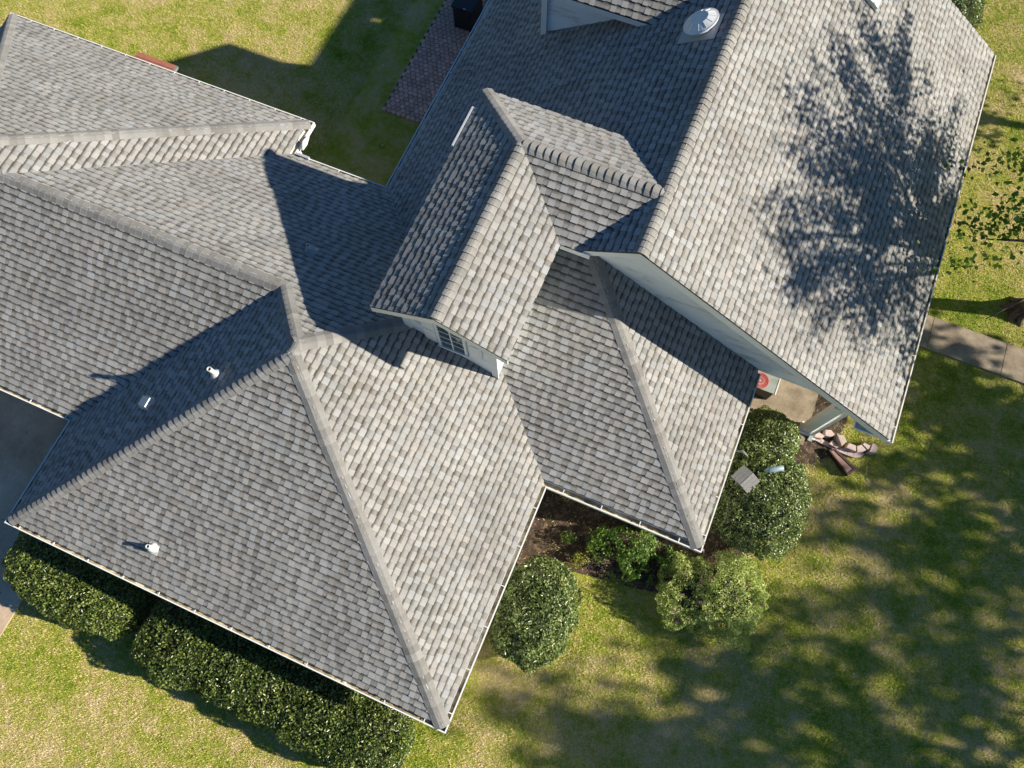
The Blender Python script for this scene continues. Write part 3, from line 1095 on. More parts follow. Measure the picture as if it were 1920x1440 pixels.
for i, (x, y, a, z) in enumerate(pv[:300]):
    if first is None:
        first = hexm.build('paver', M['paver'], po_, loc=(0, 0, 0))
        ob = first
    else:
        ob = first.copy()
        COL.objects.link(ob)
    ob.location = (x, y, z)
    ob.rotation_euler = (random.uniform(-.012, .012), random.uniform(-.012, .012), 0)
g = MB()
for (x, y, a, z) in pv[300:]:
    g.prism([(x + p[0] * 0.96, y + p[1] * 0.96, z) for p in prof], (0, 0, -0.045))
g.build('paver_field', M['paver'], po_)['kind'] = 'stuff'

# ------------------------------------------------------------------ small things
# black lidded bin on the patio at the top edge of the view
bin_ = empty('lidded_bin', (-7.95, 14.85, 0.05), 'black lidded bin standing on the hexagonal paved patio by the top edge', 'bin')
MB().prism([(-8.24, 14.48, 0.78), (-7.66, 14.48, 0.78), (-7.66, 15.25, 0.78), (-8.24, 15.25, 0.78)], (0, 0, -0.72)).build('body', M['dark'], bin_)
MB().prism([(-8.28, 14.44, 0.84), (-7.62, 14.44, 0.84), (-7.62, 15.29, 0.84), (-8.28, 15.29, 0.84)], (0, 0, -0.055)).build('lid', M['dark'], bin_)
MB().obox((-7.86, 14.47, 0.848), (1, 0, 0), (0, 1, 0), (0, 0, 1), 0.04, 0.014, 0.004).build('label_plate', M['collar'], bin_)
MB().obox((-7.95, 14.43, 0.80), (1, 0, 0), (0, 1, 0), (0, 0, 1), 0.16, 0.02, 0.015).build('handle', M['dark'], bin_)

# red bench behind the rear eave
be = empty('garden_bench', (-15.5, 9.55, 0), 'red stained wooden bench on the lawn just behind the long rear gutter', 'bench')
for k, yy in enumerate((9.18, 9.34, 9.50, 9.66)):
    MB().box(-16.15, -14.86, yy, yy + 0.145, 0.44, 0.475).build('seat_plank', M['redw'], be)
for xx in (-16.05, -14.99):
    MB().box(xx - 0.03, xx + 0.05, 9.2, 9.78, 0.0, 0.438).build('leg', M['greyw'], be)
MB().box(-14.855, -14.80, 9.18, 9.805, 0.40, 0.47).build('end_board', M['greyw'], be)

# cabinet with slab top and ringed mat on the porch
cb = empty('patio_cabinet', (3.2, 7.0, 0.10), 'black cabinet with a grey green slab top at the porch corner', 'cabinet')
MB().box(2.78, 3.63, 6.86, 7.22, 0.10, 0.66).build('body', M['dark'], cb)
MB().box(2.74, 3.66, 6.83, 7.25, 0.66, 0.685).build('top_slab', M['ptop'], cb)
MB().box(3.645, 3.672, 6.81, 7.27, 0.655, 0.695).build('edge_strip', M['white'], cb)
mt = empty('round_mat', (3.23, 7.03, 0.686), 'faded red mat of concentric rings lying on the black cabinet', 'mat')
for k in range(6):
    r1, r0 = 0.205 - k * 0.034, 0.205 - k * 0.034 - 0.026
    g = MB()
    v = []
    n_ = 28
    for rr_, zz_ in ((r1, 0.686), (r1 - 0.004, 0.70), (r0 + 0.004 if k < 5 else 0.004, 0.70), (max(r0, 0.002), 0.686)):
        for q in range(n_):
            a = 2 * math.pi * q / n_
            v.append((3.23 + rr_ * math.cos(a), 7.03 + rr_ * math.sin(a), zz_))
    g.add(v, [(i * n_ + q, i * n_ + (q + 1) % n_, (i + 1) * n_ + (q + 1) % n_, (i + 1) * n_ + q) for i in range(3) for q in range(n_)])
    g.build('ring', M['red'] if k % 2 == 0 or k == 1 else M['pink'], mt)

# edging stones
stones = [
    ([(4.95, 6.37), (4.94, 6.48), (5.0, 6.54), (5.16, 6.5), (5.11, 6.4)], 0.20, 'leftmost pinkish stone beside the downspout elbow in the curved edging'),
    ([(5.13, 6.65), (5.26, 6.70), (5.39, 6.61), (5.27, 6.52), (5.16, 6.5)], 0.21, 'rearmost pinkish stone, set back behind the row'),
    ([(5.41, 6.62), (5.55, 6.67), (5.66, 6.55), (5.58, 6.39)], 0.25, 'tilted wedge stone sticking up in the middle of the curved edging'),
    ([(5.31, 6.36), (5.37, 6.48), (5.55, 6.37), (5.50, 6.33)], 0.16, 'low flat stone sunk in front of the tilted wedge stone'),
    ([(5.73, 6.55), (5.90, 6.55), (5.93, 6.40), (5.69, 6.40)], 0.22, 'squarish stone right of the tilted wedge stone'),
    ([(5.92, 6.55), (6.015, 6.62), (6.15, 6.54), (6.09, 6.47), (5.96, 6.40)], 0.22, 'five sided stone touching the squarish stone'),
    ([(6.05, 6.69), (6.22, 6.68), (6.18, 6.55), (6.03, 6.63)], 0.23, 'stone curving back under the roof corner'),
    ([(6.24, 6.77), (6.38, 6.71), (6.38, 6.55), (6.22, 6.51)], 0.24, 'rightmost loose stone standing apart from the curved edging'),
]
for poly, zt, lab in stones:
    c = sum((Vector((*p, 0)) for p in poly), Vector()) / len(poly)
    g = MB()
    tx, ty = random.uniform(-.05, .05), random.uniform(-.08, .02)
    top = [Vector((p[0], p[1], zt + (p[0] - c.x) * tx + (p[1] - c.y) * ty)) for p in poly]
    if (top[1] - top[0]).cross(top[2] - top[1]).z < 0:
        top.reverse()
    inset = [c + (p - c) * 0.93 + Vector((0, 0, 0)) for p in [Vector((q.x, q.y, q.z)) for q in top]]
    for q, t0 in zip(inset, top):
        q.z = t0.z
    low = [Vector((p.x, p.y, p.z - 0.012)) for p in top]
    n = len(top)
    v = inset + low + [Vector((p.x, p.y, 0.03)) for p in top]
    f = [tuple(range(n))] + [(i, i + n, (i + 1) % n + n, (i + 1) % n) for i in range(n)] + [(i + n, i + 2 * n, (i + 1) % n + 2 * n, (i + 1) % n + n) for i in range(n)]
    g.add(v, f)
    tag(g.build('edging_stone', M['stone'], loc=(c.x, c.y, 0.03)), lab, 'stone', 'loose stones of the curved bed edging')
ringo = [(4.92, 6.36), (5.13, 6.33), (5.33, 6.31), (5.6, 6.295), (5.81, 6.285), (5.96, 6.29), (6.10, 6.35), (6.19, 6.47)]
ringi = [(4.97, 6.46), (5.15, 6.44), (5.36, 6.42), (5.6, 6.40), (5.79, 6.395), (5.93, 6.40), (6.03, 6.45), (6.10, 6.54)]
eb = empty('bed_edging', (5.5, 6.4, 0), 'curved lower course of grey pink edging blocks under the loose stones', 'edging')
for i in range(7):
    a, b, c_, d = ringo[i], ringo[i + 1], ringi[i + 1], ringi[i]
    cc = Vector(((a[0] + c_[0]) / 2, (a[1] + c_[1]) / 2, 0))
    q = [cc + (Vector((*p, 0.0)) - cc) * 0.96 for p in (a, b, c_, d)]
    MB().prism([Vector((p.x, p.y, 0.085)) for p in q], (0, 0, -0.08)).build('edging_block', M['stone'], eb)

# brown planter box
pb = empty('planter_box', (5.68, 5.98, 0), 'empty tapered brown planter box lying on the lawn edge near the stones', 'planter')
out_ = [(5.34, 6.20), (5.92, 5.78), (6.07, 6.01), (5.47, 6.30)]
inn_ = [(5.40, 6.19), (5.90, 5.835), (6.00, 5.985), (5.47, 6.25)]
g = MB()
n = 4
v = [(*p, 0.02) for p in out_] + [(*p, 0.19) for p in out_] + [(*p, 0.19) for p in inn_] + [(*p, 0.13) for p in inn_]
f = [(i, (i + 1) % 4, 4 + (i + 1) % 4, 4 + i) for i in range(4)] + [(4 + i, 4 + (i + 1) % 4, 8 + (i + 1) % 4, 8 + i) for i in range(4)] + [(8 + i, 8 + (i + 1) % 4, 12 + (i + 1) % 4, 12 + i) for i in range(4)]
g.add(v, f)
g.build('body', M['brownp'], pb)
MB().add([(*p, 0.172) for p in inn_], [(0, 1, 2, 3)]).build('soil_fill', M['brownin'], pb)

tag(MB().tube([(6.33, 6.21, 0.05), (6.335, 6.10, 0.06), (6.345, 6.02, 0.045)], [0.008, 0.009, 0.005], 6).build('pale_stick', M['tanleaf'], loc=(6.33, 6.1, 0.0)),
    'thin pale stick lying on the shaded lawn beside the planter box', 'stick')

# fallen leaves on the lawn
for x, y, lab in [(8.1, 3.3, 'pale fallen leaf in the middle of the shaded lower right lawn'), (7.2, 1.6, 'pale fallen leaf farthest out on the lawn below the azalea'), (6.0, 0.9, 'pale leaf on the grass nearest the azalea'),
                  (5.9, 4.2, 'pale leaf on the grass just east of the large bush'), (9.6, 3.9, 'rightmost pale leaf on the shaded lawn'),
                  (-8.4, 9.9, 'pale leaf on the shaded rear grass nearest the downspout corner'), (-9.6, 12.4, 'pale leaf on the shaded rear grass beside the paved patio'), (-10.6, 14.0, 'topmost pale leaf on the shaded rear grass')]:
    a = random.uniform(0, 6.28)
    s0 = random.uniform(0.022, 0.034)
    v = [(x + s0 * r_ * math.cos(a + t_), y + s0 * r_ * math.sin(a + t_), 0.055 + h_) for r_, t_, h_ in ((1.3, 0, 0.0), (0.7, 0.9, 0.012), (0.9, 2.2, 0.004), (1.0, 3.2, 0.0), (0.8, 4.3, 0.01), (0.7, 5.4, 0.012))]
    tag(MB().prism(v, (0, 0, -0.002)).build('fallen_leaf', M['tanleaf'], loc=(x, y, 0.055)),
        lab, 'leaf', 'fallen leaves scattered on the lawn')

# ------------------------------------------------------------------ foliage
def leaf_mesh(name, P, N, size, mat, parent=None, loc=None, aspect=0.5, tone=None, fold=0.25, seed=0):
    """P (n,3) leaf centres, N (n,3) facing normals, size (n,)"""
    r = np.random.default_rng(seed)
    n = len(P)
    N = N / (np.linalg.norm(N, axis=1, keepdims=True) + 1e-9)
    T = r.normal(size=(n, 3))
    T -= (T * N).sum(1, keepdims=True) * N
    T /= np.linalg.norm(T, axis=1, keepdims=True) + 1e-9
    B = np.cross(N, T)
    L = size[:, None]
    Wd = L * aspect * 0.5
    base = P - T * L * 0.5
    tip = P + T * L * 0.5 - N * L * 0.10
    lf = P + B * Wd + N * L * fold * 0.35
    rt = P - B * Wd + N * L * fold * 0.35
    v = np.stack([base, lf, tip, rt], 1).reshape(-1, 3)
    o3 = np.array(loc if loc is not None else (0, 0, 0), float)
    v = v - o3
    idx = np.arange(n) * 4
    tri = np.stack([idx, idx + 2, idx + 1, idx, idx + 3, idx + 2], 1).reshape(-1, 3)
    me = bpy.data.meshes.new(name)
    me.vertices.add(len(v))
    me.vertices.foreach_set('co', v.ravel())
    me.loops.add(tri.size)
    me.loops.foreach_set('vertex_index', tri.ravel().astype(np.int32))
    me.polygons.add(len(tri))
    me.polygons.foreach_set('loop_start', np.arange(len(tri), dtype=np.int32) * 3)
    me.polygons.foreach_set('loop_total', np.full(len(tri), 3, dtype=np.int32))
    t = tone if tone is not None else r.random(n)
    c = np.zeros((n, 4), np.float32)
    c[:, 0] = np.clip(t, 0, 1)
    c[:, 1] = r.random(n)
    c[:, 3] = 1
    ca = me.color_attributes.new('tab', 'FLOAT_COLOR', 'POINT')
    ca.data.foreach_set('color', np.repeat(c, 4, 0).ravel())
    me.materials.append(mat)
    me.update()
    me.validate()
    o = bpy.data.objects.new(name, me)
    COL.objects.link(o)
    if parent:
        o.parent = parent
        o.location = Vector(o3) - wloc(parent)
    else:
        o.location = Vector(o3)
    return o


def vnoise(P, scale, seed):
    """cheap smooth value noise from sines"""
    r = np.random.default_rng(seed)
    s = np.zeros(len(P))
    for k in range(6):
        d = r.normal(size=3)
        d /= np.linalg.norm(d)
        f = scale * r.uniform(0.6, 1.7)
        s += np.sin(P @ d * f * 6.283 + r.uniform(0, 6.28))
    return s / 6 * 1.6


def bush(name, lobes, n, size, mat, label, cat, seed, group=None, depth=0.22, inner=True, iscale=0.74, lump=1.0, sparse=0.0, loc=None, tonebias=0.0):
    """lobes: list of (cx,cy,cz,rx,ry,rz,power)"""
    r = np.random.default_rng(seed)
    cx, cy = lobes[0][0], lobes[0][1]
    root = empty(name, (cx, cy, 0), label, cat, group)
    areas = np.array([l[3] * l[4] + l[3] * l[5] + l[4] * l[5] for l in lobes])
    Ps, Ns = [], []
    for l, a in zip(lobes, areas / areas.sum()):
        k = int(n * a)
        d = r.normal(size=(k, 3))
        d[:, 2] = np.abs(d[:, 2]) * 1.0 - 0.25
        d /= np.linalg.norm(d, axis=1, keepdims=True)
        pw = l[6]
        rad = (np.abs(d) ** pw).sum(1) ** (-1 / pw)
        dd = d * rad[:, None]
        R3 = np.array(l[3:6])
        Q = dd * R3 + np.array(l[0:3])
        nz = vnoise(Q, 0.8, seed + 1) * 0.12 * lump + vnoise(Q, 2.6, seed + 2) * 0.09 * lump
        inn = (r.random(k) ** 2.2) * depth
        Q = Q + d * (nz - inn)[:, None] * 1.0
        Nn = d / R3
        Nn /= np.linalg.norm(Nn, axis=1, keepdims=True)
        if sparse:
            keep = vnoise(Q, 2.1, seed + 5) > (sparse - 0.55)
            Q, Nn = Q[keep], Nn[keep]
        # drop leaves that fall deep inside another lobe
        ok = np.ones(len(Q), bool)
        for l2 in lobes:
            if l2 is l:
                continue
            q = np.abs((Q - np.array(l2[0:3])) / np.array(l2[3:6]))
            ok &= (q ** l2[6]).sum(1) > 0.55
        ok &= Q[:, 2] > 0.03
        Ps.append(Q[ok])
        Ns.append(Nn[ok])
    P, Nn = np.concatenate(Ps), np.concatenate(Ns)
    Nn = Nn * 0.75 + np.array([0, 0, 0.35]) + r.normal(size=P.shape) * 0.75
    clump = vnoise(P, 2.6, seed + 9)
    tone = 0.5 + tonebias + 0.20 * clump + r.normal(size=len(P)) * 0.30
    leaf_mesh('foliage', P, Nn, size * r.uniform(0.65, 1.3, len(P)), mat, root, (cx, cy, 0), tone=tone, seed=seed)
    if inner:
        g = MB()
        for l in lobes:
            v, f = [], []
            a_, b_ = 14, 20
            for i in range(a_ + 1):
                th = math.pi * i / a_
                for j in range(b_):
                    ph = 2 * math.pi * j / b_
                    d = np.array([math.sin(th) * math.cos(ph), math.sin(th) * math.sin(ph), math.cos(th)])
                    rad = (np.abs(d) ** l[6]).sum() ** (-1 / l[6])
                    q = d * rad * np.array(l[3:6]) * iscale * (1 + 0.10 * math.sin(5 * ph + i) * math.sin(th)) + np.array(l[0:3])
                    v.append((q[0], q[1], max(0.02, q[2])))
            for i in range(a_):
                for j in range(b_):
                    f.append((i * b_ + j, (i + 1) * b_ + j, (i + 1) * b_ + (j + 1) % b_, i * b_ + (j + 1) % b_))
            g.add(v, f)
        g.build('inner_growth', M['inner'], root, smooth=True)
    # stems
    g = MB()
    for l in lobes:
        for k in range(4):
            a = r.uniform(0, 6.28)
            g.tube([(l[0] + 0.05 * math.cos(a), l[1] + 0.05 * math.sin(a), 0.0), (l[0] + l[3] * 0.3 * math.cos(a), l[1] + l[4] * 0.3 * math.sin(a), l[2] * 0.8), (l[0] + l[3] * 0.65 * math.cos(a), l[1] + l[4] * 0.65 * math.sin(a), l[2] + l[5] * 0.45)], [0.022, 0.014, 0.006], 5)
    g.build('stem', M['bark'], root)
    return root


# hedges along the front wall
bush('hedge', [(-9.85, -3.25, 0.62, 1.05, 0.82, 0.66, 2.8), (-8.95, -3.34, 0.61, 1.05, 0.76, 0.63, 2.8), (-8.35, -3.30, 0.58, 0.80, 0.74, 0.60, 2.6)], 32000, 0.066, M['hedge'],
     'short clipped olive green hedge at the driveway corner', 'hedge', 21, 'clipped hedges along the front wall', tonebias=0.08, lump=0.55)
bush('hedge', [(-6.35, -3.42, 0.62, 1.05, 0.90, 0.66, 2.7), (-5.30, -3.42, 0.62, 1.25, 0.84, 0.65, 3.0), (-4.10, -3.42, 0.62, 1.25, 0.83, 0.65, 3.0), (-3.00, -3.44, 0.64, 1.20, 0.86, 0.66, 3.0), (-2.05, -3.46, 0.66, 0.95, 0.88, 0.66, 2.6)], 62000, 0.066, M['hedge'],
     'long clipped dark green hedge ending below the front roof corner', 'hedge', 22, 'clipped hedges along the front wall', tonebias=-0.04, lump=0.55)
bush('round_bush', [(0.30, 0.08, 0.60, 0.88, 1.06, 0.72, 2.3), (0.15, -0.35, 0.50, 0.62, 0.62, 0.60, 2.2)], 17000, 0.074, M['bush'],
     'rounded glossy evergreen bush against the east gutter of the front roof', 'bush', 23, tonebias=0.12)
bush('round_bush', [(4.05, 4.30, 0.64, 1.02, 1.18, 0.80, 2.4), (3.72, 5.35, 0.56, 0.86, 1.05, 0.62, 2.3)], 34000, 0.062, M['bush'],
     'largest glossy evergreen bush, with grey boards and ornaments in its top', 'bush', 24, tonebias=0.22)
az = bush('flowering_bush', [(4.05, 2.00, 0.50, 0.88, 0.95, 0.60, 2.1), (3.30, 1.85, 0.42, 0.74, 0.80, 0.48, 2.1)], 34000, 0.048, M['pale'],
          'pale green azalea with pink flowers below the east roof corner', 'bush', 25, sparse=0.06, depth=0.34, iscale=0.55, lump=1.5, tonebias=0.10)
r = np.random.default_rng(5)
fc = []
for k in range(34):
    l = random.choice([(4.10, 1.98, 0.45, 0.72, 0.78, 0.50), (4.10, 1.98, 0.45, 0.72, 0.78, 0.50), (3.35, 1.65, 0.36, 0.45, 0.55, 0.42), (3.15, 2.35, 0.32, 0.50, 0.40, 0.40)])
    d = r.normal(size=3)
    d[2] = abs(d[2]) * 0.9 + 0.15
    d /= np.linalg.norm(d)
    fc.append(np.array(l[:3]) + d * np.array(l[3:6]) * 1.13)
for k, q in enumerate(fc):
    P = np.repeat(q[None], 7, 0) + r.normal(size=(7, 3)) * 0.014
    leaf_mesh('flower', P, r.normal(size=P.shape) * 0.6 + np.array([0, 0, 1]), r.uniform(0.045, 0.070, 7), M['flower'], az, tuple(q), aspect=0.85, seed=60 + k)
bush('leafy_shrub', [(1.75, 2.20, 0.34, 0.62, 0.56, 0.52, 2.0), (1.20, 2.10, 0.28, 0.42, 0.42, 0.40, 2.0), (2.10, 1.75, 0.22, 0.36, 0.38, 0.32, 2.0), (2.45, 2.25, 0.28, 0.36, 0.30, 0.34, 2.0)], 8200, 0.060, M['bright'],
     'loose bright green shrub in the soil bed below the valley gutter', 'shrub', 26, inner=False, sparse=0.30, depth=0.45)
bush('small_shrub', [(0.72, 1.50, 0.22, 0.20, 0.26, 0.24, 2.0), (0.90, 1.78, 0.18, 0.08, 0.22, 0.20, 2.0)], 620, 0.05, M['yellow'],
     'small yellow green plant alone in the soil bed beside the round bush', 'plant', 27, inner=False, depth=0.25)
bush('small_shrub', [(0.42, 1.86, 0.22, 0.14, 0.12, 0.16, 2.0)], 220, 0.05, M['bright'],
     'tiny bright green sprig next to the yellow green plant', 'plant', 28, inner=False, depth=0.15)
bush('round_bush', [(5.05, 20.1, 0.55, 0.75, 1.0, 0.65, 2.3)], 11000, 0.055, M['bush'],
     'bush at the rear roof corner on the top edge of the view', 'bush', 29)
# things in the large bush
fd = empty('bird_feeder', (3.45, 4.38, 0), 'weathered grey board roof of a feeder sunk in the large evergreen bush', 'bird feeder')
ux, uy = Vector((0.87, -0.42, 0)).normalized(), Vector((0.45, 0.89, 0)).normalized()
ctr = Vector((3.44, 4.40, 1.50))
for sgn in (-1, 1):
    sl = (ux * sgn * 0.95 + Vector((0, 0, -0.24))).normalized()
    nn = sl.cross(uy).normalized()
    for k in range(3):
        MB().obox(ctr + sl * (0.045 + k * 0.082), sl, uy, nn, 0.039, 0.20, 0.008).build('roof_board', M['greyw'], fd)
MB().box(3.30, 3.58, 4.26, 4.54, 1.26, 1.40).build('body', M['greyw'], fd)
MB().tube([(3.44, 4.40, 0), (3.44, 4.40, 1.26)], [0.03, 0.03], 8).build('post', M['greyw'], fd)
on = empty('garden_ornament', (3.95, 4.83, 0), 'blue grey metal ornament poking out of the large bush beside the feeder', 'ornament')
MB().tube([(3.78, 4.74, 1.38), (3.86, 4.80, 1.46), (3.98, 4.86, 1.44), (4.10, 4.93, 1.47), (4.16, 4.90, 1.40)], [0.02, 0.075, 0.06, 0.065, 0.015], 10).build('body', M['blueg'], on, smooth=True)
MB().tube([(3.93, 4.83, 0), (3.93, 4.83, 1.42)], [0.015, 0.015], 6).build('stake', M['blueg'], on)
MB().tube([(3.93, 4.86, 1.42), (3.92, 4.93, 1.58)], [0.022, 0.006], 6).build('spout', M['blueg'], on)
MB().tube([(3.35, 5.15, 1.10), (3.28, 5.05, 1.16), (3.22, 5.12, 1.12), (3.26, 5.25, 1.05)], [0.03, 0.05, 0.05, 0.02], 8)
rk = empty('grey_branch_ornament', (3.25, 5.05, 0), 'dark grey curved metal piece between the large bush and the gutter', 'ornament')
MB().tube([(3.12, 5.00, 1.18), (3.24, 5.02, 1.26), (3.38, 4.98, 1.22)], [0.02, 0.04, 0.015], 8).build('body', M['greyw'], rk, smooth=True)
MB().tube([(3.24, 5.02, 0), (3.24, 5.02, 1.22)], [0.012, 0.012], 6).build('stake', M['dark'], rk)

# ------------------------------------------------------------------ trees
def tree(name, base, trunk, crown, nclump, per, size, mat, label, seed, trunk_r=0.26, clr=0.38, group=None, limbs=9, extra=None, flare=True, solid=False, tonebias=0, ymin=-99):
    r = np.random.default_rng(seed)
    root = empty(name, (base[0], base[1], 0), label, 'tree', group)
    g = MB()
    path = [Vector((*base, 0.0))] + [Vector(p) for p in trunk]
    full = [path[0] + Vector((0, 0, -0.05)), path[0] + (path[1] - path[0]) * 0.12] + path[1:]
    rad = [trunk_r * (1.55 if flare else 1.1), trunk_r * 1.08] + [trunk_r * (1 - 0.62 * (i + 1) / len(trunk)) for i in range(len(trunk))]
    g.tube(full, rad, 14)
    if flare:
        for k in range(6):
            a = k * 1.047 + r.uniform(-.2, .2)
            d = Vector((math.cos(a), math.sin(a), 0))
            g.tube([path[0] + d * trunk_r * 0.6 + Vector((0, 0, 0.35)), path[0] + d * trunk_r * 1.35 + Vector((0, 0, 0.08)), path[0] + d * trunk_r * 2.3 + Vector((0, 0, -0.04))], [0.10, 0.09, 0.03], 7)
    g.build('trunk', M['bark'], root, smooth=True)
    cc, cr = np.array(crown[:3]), np.array(crown[3:6])
    # clumps
    P0 = []
    while len(P0) < nclump:
        d = r.normal(size=3)
        d /= np.linalg.norm(d)
        rr_ = r.random() ** 0.45
        q = cc + d * cr * rr_ * (1 + 0.22 * vnoise(np.array([d * 1.3]), 0.9, seed)[0])
        if q[1] < ymin:
            continue
        P0.append(q)
    P0 = np.array(P0)
    if extra is not None:
        P0 = np.concatenate([P0, np.array(extra)])
    # limbs
    g = MB()
    top = path[-1]
    fork = path[max(1, len(path) // 2)]
    ends = []
    for k in range(limbs):
        a = 2 * math.pi * k / limbs + r.uniform(-.25, .25)
        el = r.uniform(-0.1, 0.9)
        e = Vector(cc) + Vector((math.cos(a) * math.cos(el) * cr[0] * 0.8, math.sin(a) * math.cos(el) * cr[1] * 0.8, math.sin(el) * cr[2] * 0.8))
        st = fork.lerp(top, r.random())
        mid = st.lerp(e, 0.5) + Vector((0, 0, 0.25)) + Vector(r.normal(size=3) * 0.15)
        g.tube([st, st.lerp(mid, 0.5) + Vector(r.normal(size=3) * 0.05), mid, mid.lerp(e, 0.5) + Vector(r.normal(size=3) * 0.1), e], [trunk_r * 0.38, trunk_r * 0.30, trunk_r * 0.2, trunk_r * 0.12, 0.015], 7)
        ends += [mid, mid.lerp(e, 0.5), e]
    g.build('limb', M['bark'], root, smooth=True)
    # twigs
    g = MB()
    ea = np.array([tuple(e) for e in ends])
    for q in P0:
        if r.random() < 0.55:
            j = np.argmin(((ea - q) ** 2).sum(1))
            a = Vector(ea[j])
            b = Vector(q)
            if (b - a).length < 2.6:
                md = a.lerp(b, 0.5) + Vector(r.normal(size=3) * 0.12)
                g.tube([a, md, b], [0.022, 0.014, 0.005], 4)
    g.build('twig', M['bark'], root)
    # leaf sprays stretched along their branch direction
    rad_ = P0 - (cc - np.array([0, 0, cr[2] * 0.5]))
    rad_ /= np.linalg.norm(rad_, axis=1, keepdims=True) + 1e-9
    m_ = len(P0) * per
    P = np.repeat(P0, per, 0) + r.normal(size=(m_, 3)) * np.array([clr, clr, clr * 0.6]) * 0.62 + np.repeat(rad_, per, 0) * (r.normal(size=(m_, 1)) * clr * 1.15)
    N = r.normal(size=P.shape) * 0.6 + np.array([0.15, 0, 0.9])
    tone = np.repeat(r.normal(size=len(P0)) * 0.16, per) + 0.5 + tonebias + r.normal(size=len(P)) * 0.17
    leaf_mesh('crown', P, N, size * r.uniform(0.6, 1.25, len(P)), mat, root, (base[0], base[1], 0), aspect=0.85, tone=tone, seed=seed, fold=0.2)
    return root


# shade tree by the walkway: its crown stands just east of the picture, lower limbs reach in
ext = []
for (x, y, z, sx_, n_) in [(6.05, 10.75, 3.75, 0.22, 2), (6.45, 11.7, 3.9, 0.28, 2), (6.6, 10.9, 3.9, 0.22, 2), (6.75, 12.4, 4.0, 0.25, 2), (6.3, 10.2, 3.5, 0.18, 1), (7.0, 11.6, 4.0, 0.3, 2)]:
    for k in range(n_):
        ext.append((x + rng.normal() * sx_, y + rng.normal() * sx_, z + rng.normal() * 0.12))
tr1 = tree('shade_tree', (8.85, 11.65), [(8.95, 11.6, 1.3), (9.1, 11.7, 2.7), (9.3, 11.7, 4.4), (9.3, 11.9, 6.3)], (9.50, 12.05, 6.75, 3.30, 4.2, 2.65), 255, 68, 0.125, M['maple'],
           'broadleaf shade tree at the right edge whose crown shadows the big roof', 31, trunk_r=0.19, clr=0.30, ymin=8.6, extra=ext, limbs=16)
g = MB()
g.tube([(9.1, 11.7, 3.0), (8.2, 11.3, 3.5), (7.3, 10.85, 3.75), (6.6, 10.6, 3.80), (6.0, 10.45, 3.70)], [0.09, 0.065, 0.045, 0.03, 0.014], 8)
g.tube([(8.2, 11.3, 3.5), (7.4, 11.3, 3.8), (6.7, 11.45, 3.9), (6.35, 11.7, 3.95)], [0.05, 0.035, 0.022, 0.01], 7)
g.tube([(8.7, 11.5, 3.1), (8.0, 10.5, 3.3), (7.3, 9.8, 3.4), (6.9, 9.35, 3.3), (6.6, 9.0, 3.2)], [0.07, 0.045, 0.03, 0.02, 0.01], 7)
g.tube([(7.3, 10.85, 3.75), (6.8, 11.0, 3.8), (6.5, 11.2, 3.85), (6.3, 11.05, 3.9)], [0.03, 0.02, 0.012, 0.006], 6)
g.build('limb', M['bark'], tr1, smooth=True)

# tall trees east of the picture; only their dappled shade is seen on the lawn
far = [((21.2, 2.3), (21.2, 2.3, 9.0, 2.5, 2.5, 1.5), 48, 'oak standing between its taller neighbours, shading the grass below the azalea'),
       ((13.3, 18.8), (13.3, 18.8, 3.9, 1.3, 1.5, 1.0), 47, 'small sparse tree outside the view, its branch shadow on the upper right grass'),
       ((22.5, 3.4), (22.5, 3.4, 7.4, 3.9, 3.4, 2.9), 41, 'tall oak standing south east of the lawn outside the view'),
       ((27.5, 9.6), (27.5, 9.6, 8.8, 4.0, 3.4, 3.2), 42, 'taller oak standing due east of the lawn outside the view'),
       ((20.5, -1.4), (20.5, -1.4, 6.4, 3.6, 3.4, 2.8), 43, 'southernmost oak outside the view, shading the lower lawn'),
       ((17.5, 10.4), (17.5, 10.4, 5.0, 2.4, 2.2, 1.7), 44, 'lowest oak outside the view, nearest the walkway'),
       ((25.5, 14.2), (25.5, 14.2, 5.6, 2.2, 2.2, 2.0), 45, 'northernmost oak outside the view, shading the walkway')]
for (b, cr, sd_, lab) in far:
    tree('oak_tree', b, [(b[0], b[1], cr[2] * 0.35), (b[0] + 0.2, b[1], cr[2] * 0.7), (b[0], b[1] + 0.2, cr[2] * 1.1)], cr, 18 if cr[3] > 2 else 9, 120 if cr[3] > 2 else 30, 0.30 if cr[3] > 2 else 0.16, M['maple'], lab, sd_, trunk_r=0.24, clr=0.62 if cr[3] > 2 else 0.35, group='oaks shading the lawn from the east', limbs=8, flare=False)

# ------------------------------------------------------------------ grass blades
def inside_rects(x, y):
    m_ = np.zeros(len(x), bool)
    for (a, b, c_, d) in [(-26, -10.6, -30, 0.2), (-9.9, -0.85, -2.2, 2.8), (-17.5, -9.4, 0.1, 8.05), (-9.9, -0.85, 0.1, 16.3), (-0.9, 2.4, 2.8, 16.3), (-10.6, -1.4, -3.95, -2.0), (-8.97, -6.1, 11.0, 18.6), (2.3, 4.8, 6.1, 16.2),
                         (4.7, 30, 9.73, 10.67)]:
        m_ |= (x > a) & (x < b) & (y > c_) & (y < d)
    return m_


def bed_mask(x, y):
    poly = BED
    ins = np.zeros(len(x), bool)
    n = len(poly)
    for i in range(n):
        x0, y0 = poly[i]
        x1, y1 = poly[(i + 1) % n]
        c_ = ((y0 > y) != (y1 > y)) & (x < (x1 - x0) * (y - y0) / (y1 - y0 + 1e-12) + x0)
        ins ^= c_
    return ins


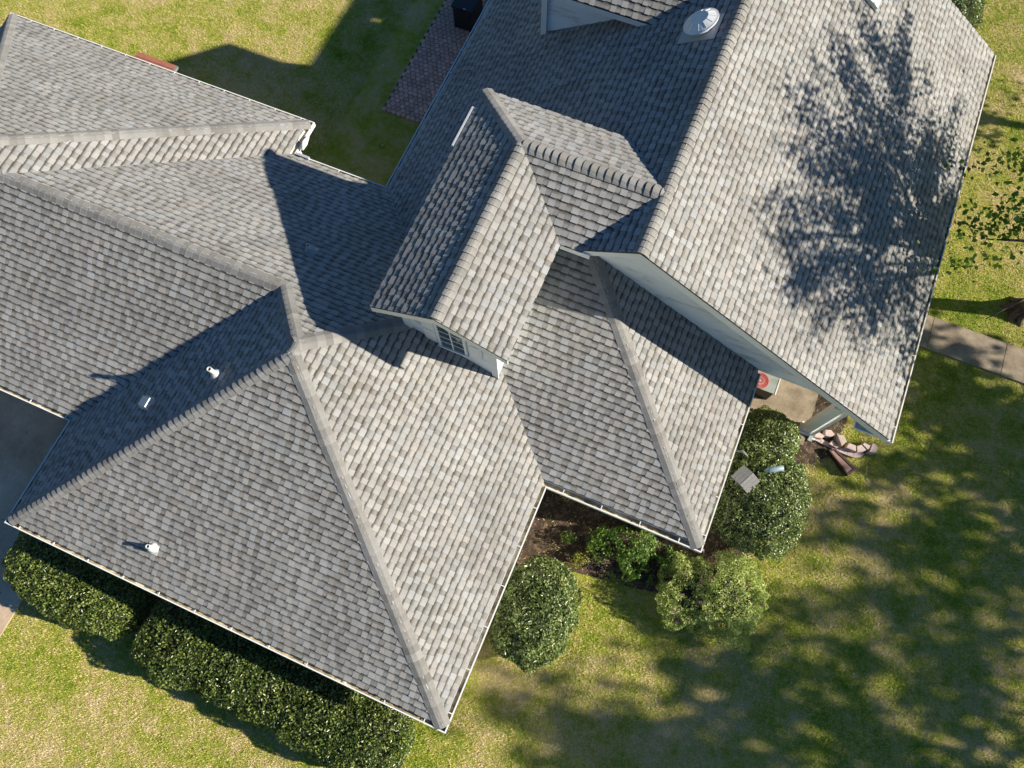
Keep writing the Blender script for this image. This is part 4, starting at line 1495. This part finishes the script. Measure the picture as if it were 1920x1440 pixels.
NB = 3200000
gx = rng.uniform(-23, 14, NB)
gy = rng.uniform(-9, 26, NB)
q = RCm @ np.stack([gx, gy, np.full(NB, -CAMZ)])
pxx = 960 + FPX * q[0] / -q[2]
pyy = 720 - FPX * q[1] / -q[2]
keep = (pxx > -60) & (pxx < 1980) & (pyy > -60) & (pyy < 1500) & ~inside_rects(gx, gy)
gP = np.stack([gx, gy, np.zeros(NB)], 1)
bedj = bed_mask(gx + 0.22 * vnoise(gP, 1.3, 3), gy + 0.22 * vnoise(gP, 1.1, 4))
keep &= ~(bedj & (rng.random(NB) > 0.04))
# thin, uneven turf
keep &= (vnoise(gP, 4.5, 5) * 0.5 + rng.random(NB)) > 0.12
gx, gy = gx[keep], gy[keep]
n = len(gx)
zb = np.where(bed_mask(gx, gy), 0.03, -0.002)
h = rng.uniform(0.006, 0.042, n)
a = rng.uniform(0, 2 * np.pi, n)
ln = rng.uniform(0.02, 0.065, n)
wd = rng.uniform(0.0045, 0.009, n)
bx, by = np.cos(a), np.sin(a)
v = np.empty((n, 3, 3))
v[:, 0] = np.stack([gx - by * wd, gy + bx * wd, zb], 1)
v[:, 1] = np.stack([gx + by * wd, gy - bx * wd, zb], 1)
v[:, 2] = np.stack([gx + bx * ln, gy + by * ln, h + zb], 1)
me = bpy.data.meshes.new('grass')
me.vertices.add(n * 3)
me.vertices.foreach_set('co', v.ravel())
me.loops.add(n * 3)
me.loops.foreach_set('vertex_index', np.arange(n * 3, dtype=np.int32))
me.polygons.add(n)
me.polygons.foreach_set('loop_start', np.arange(n, dtype=np.int32) * 3)
me.polygons.foreach_set('loop_total', np.full(n, 3, dtype=np.int32))
cc = np.zeros((n, 4), np.float32)
cc[:, 0] = rng.random(n)
cc[:, 3] = 1
ca = me.color_attributes.new('tab', 'FLOAT_COLOR', 'POINT')
ca.data.foreach_set('color', np.repeat(cc, 3, 0).ravel())
me.materials.append(M['grass'])
me.update()
go = bpy.data.objects.new('grass', me)
COL.objects.link(go)
tag(go, 'short patchy green and straw coloured lawn grass', 'grass', kind='stuff')
print('shingles', NSH, 'caps', len(caps), 'grass', n)
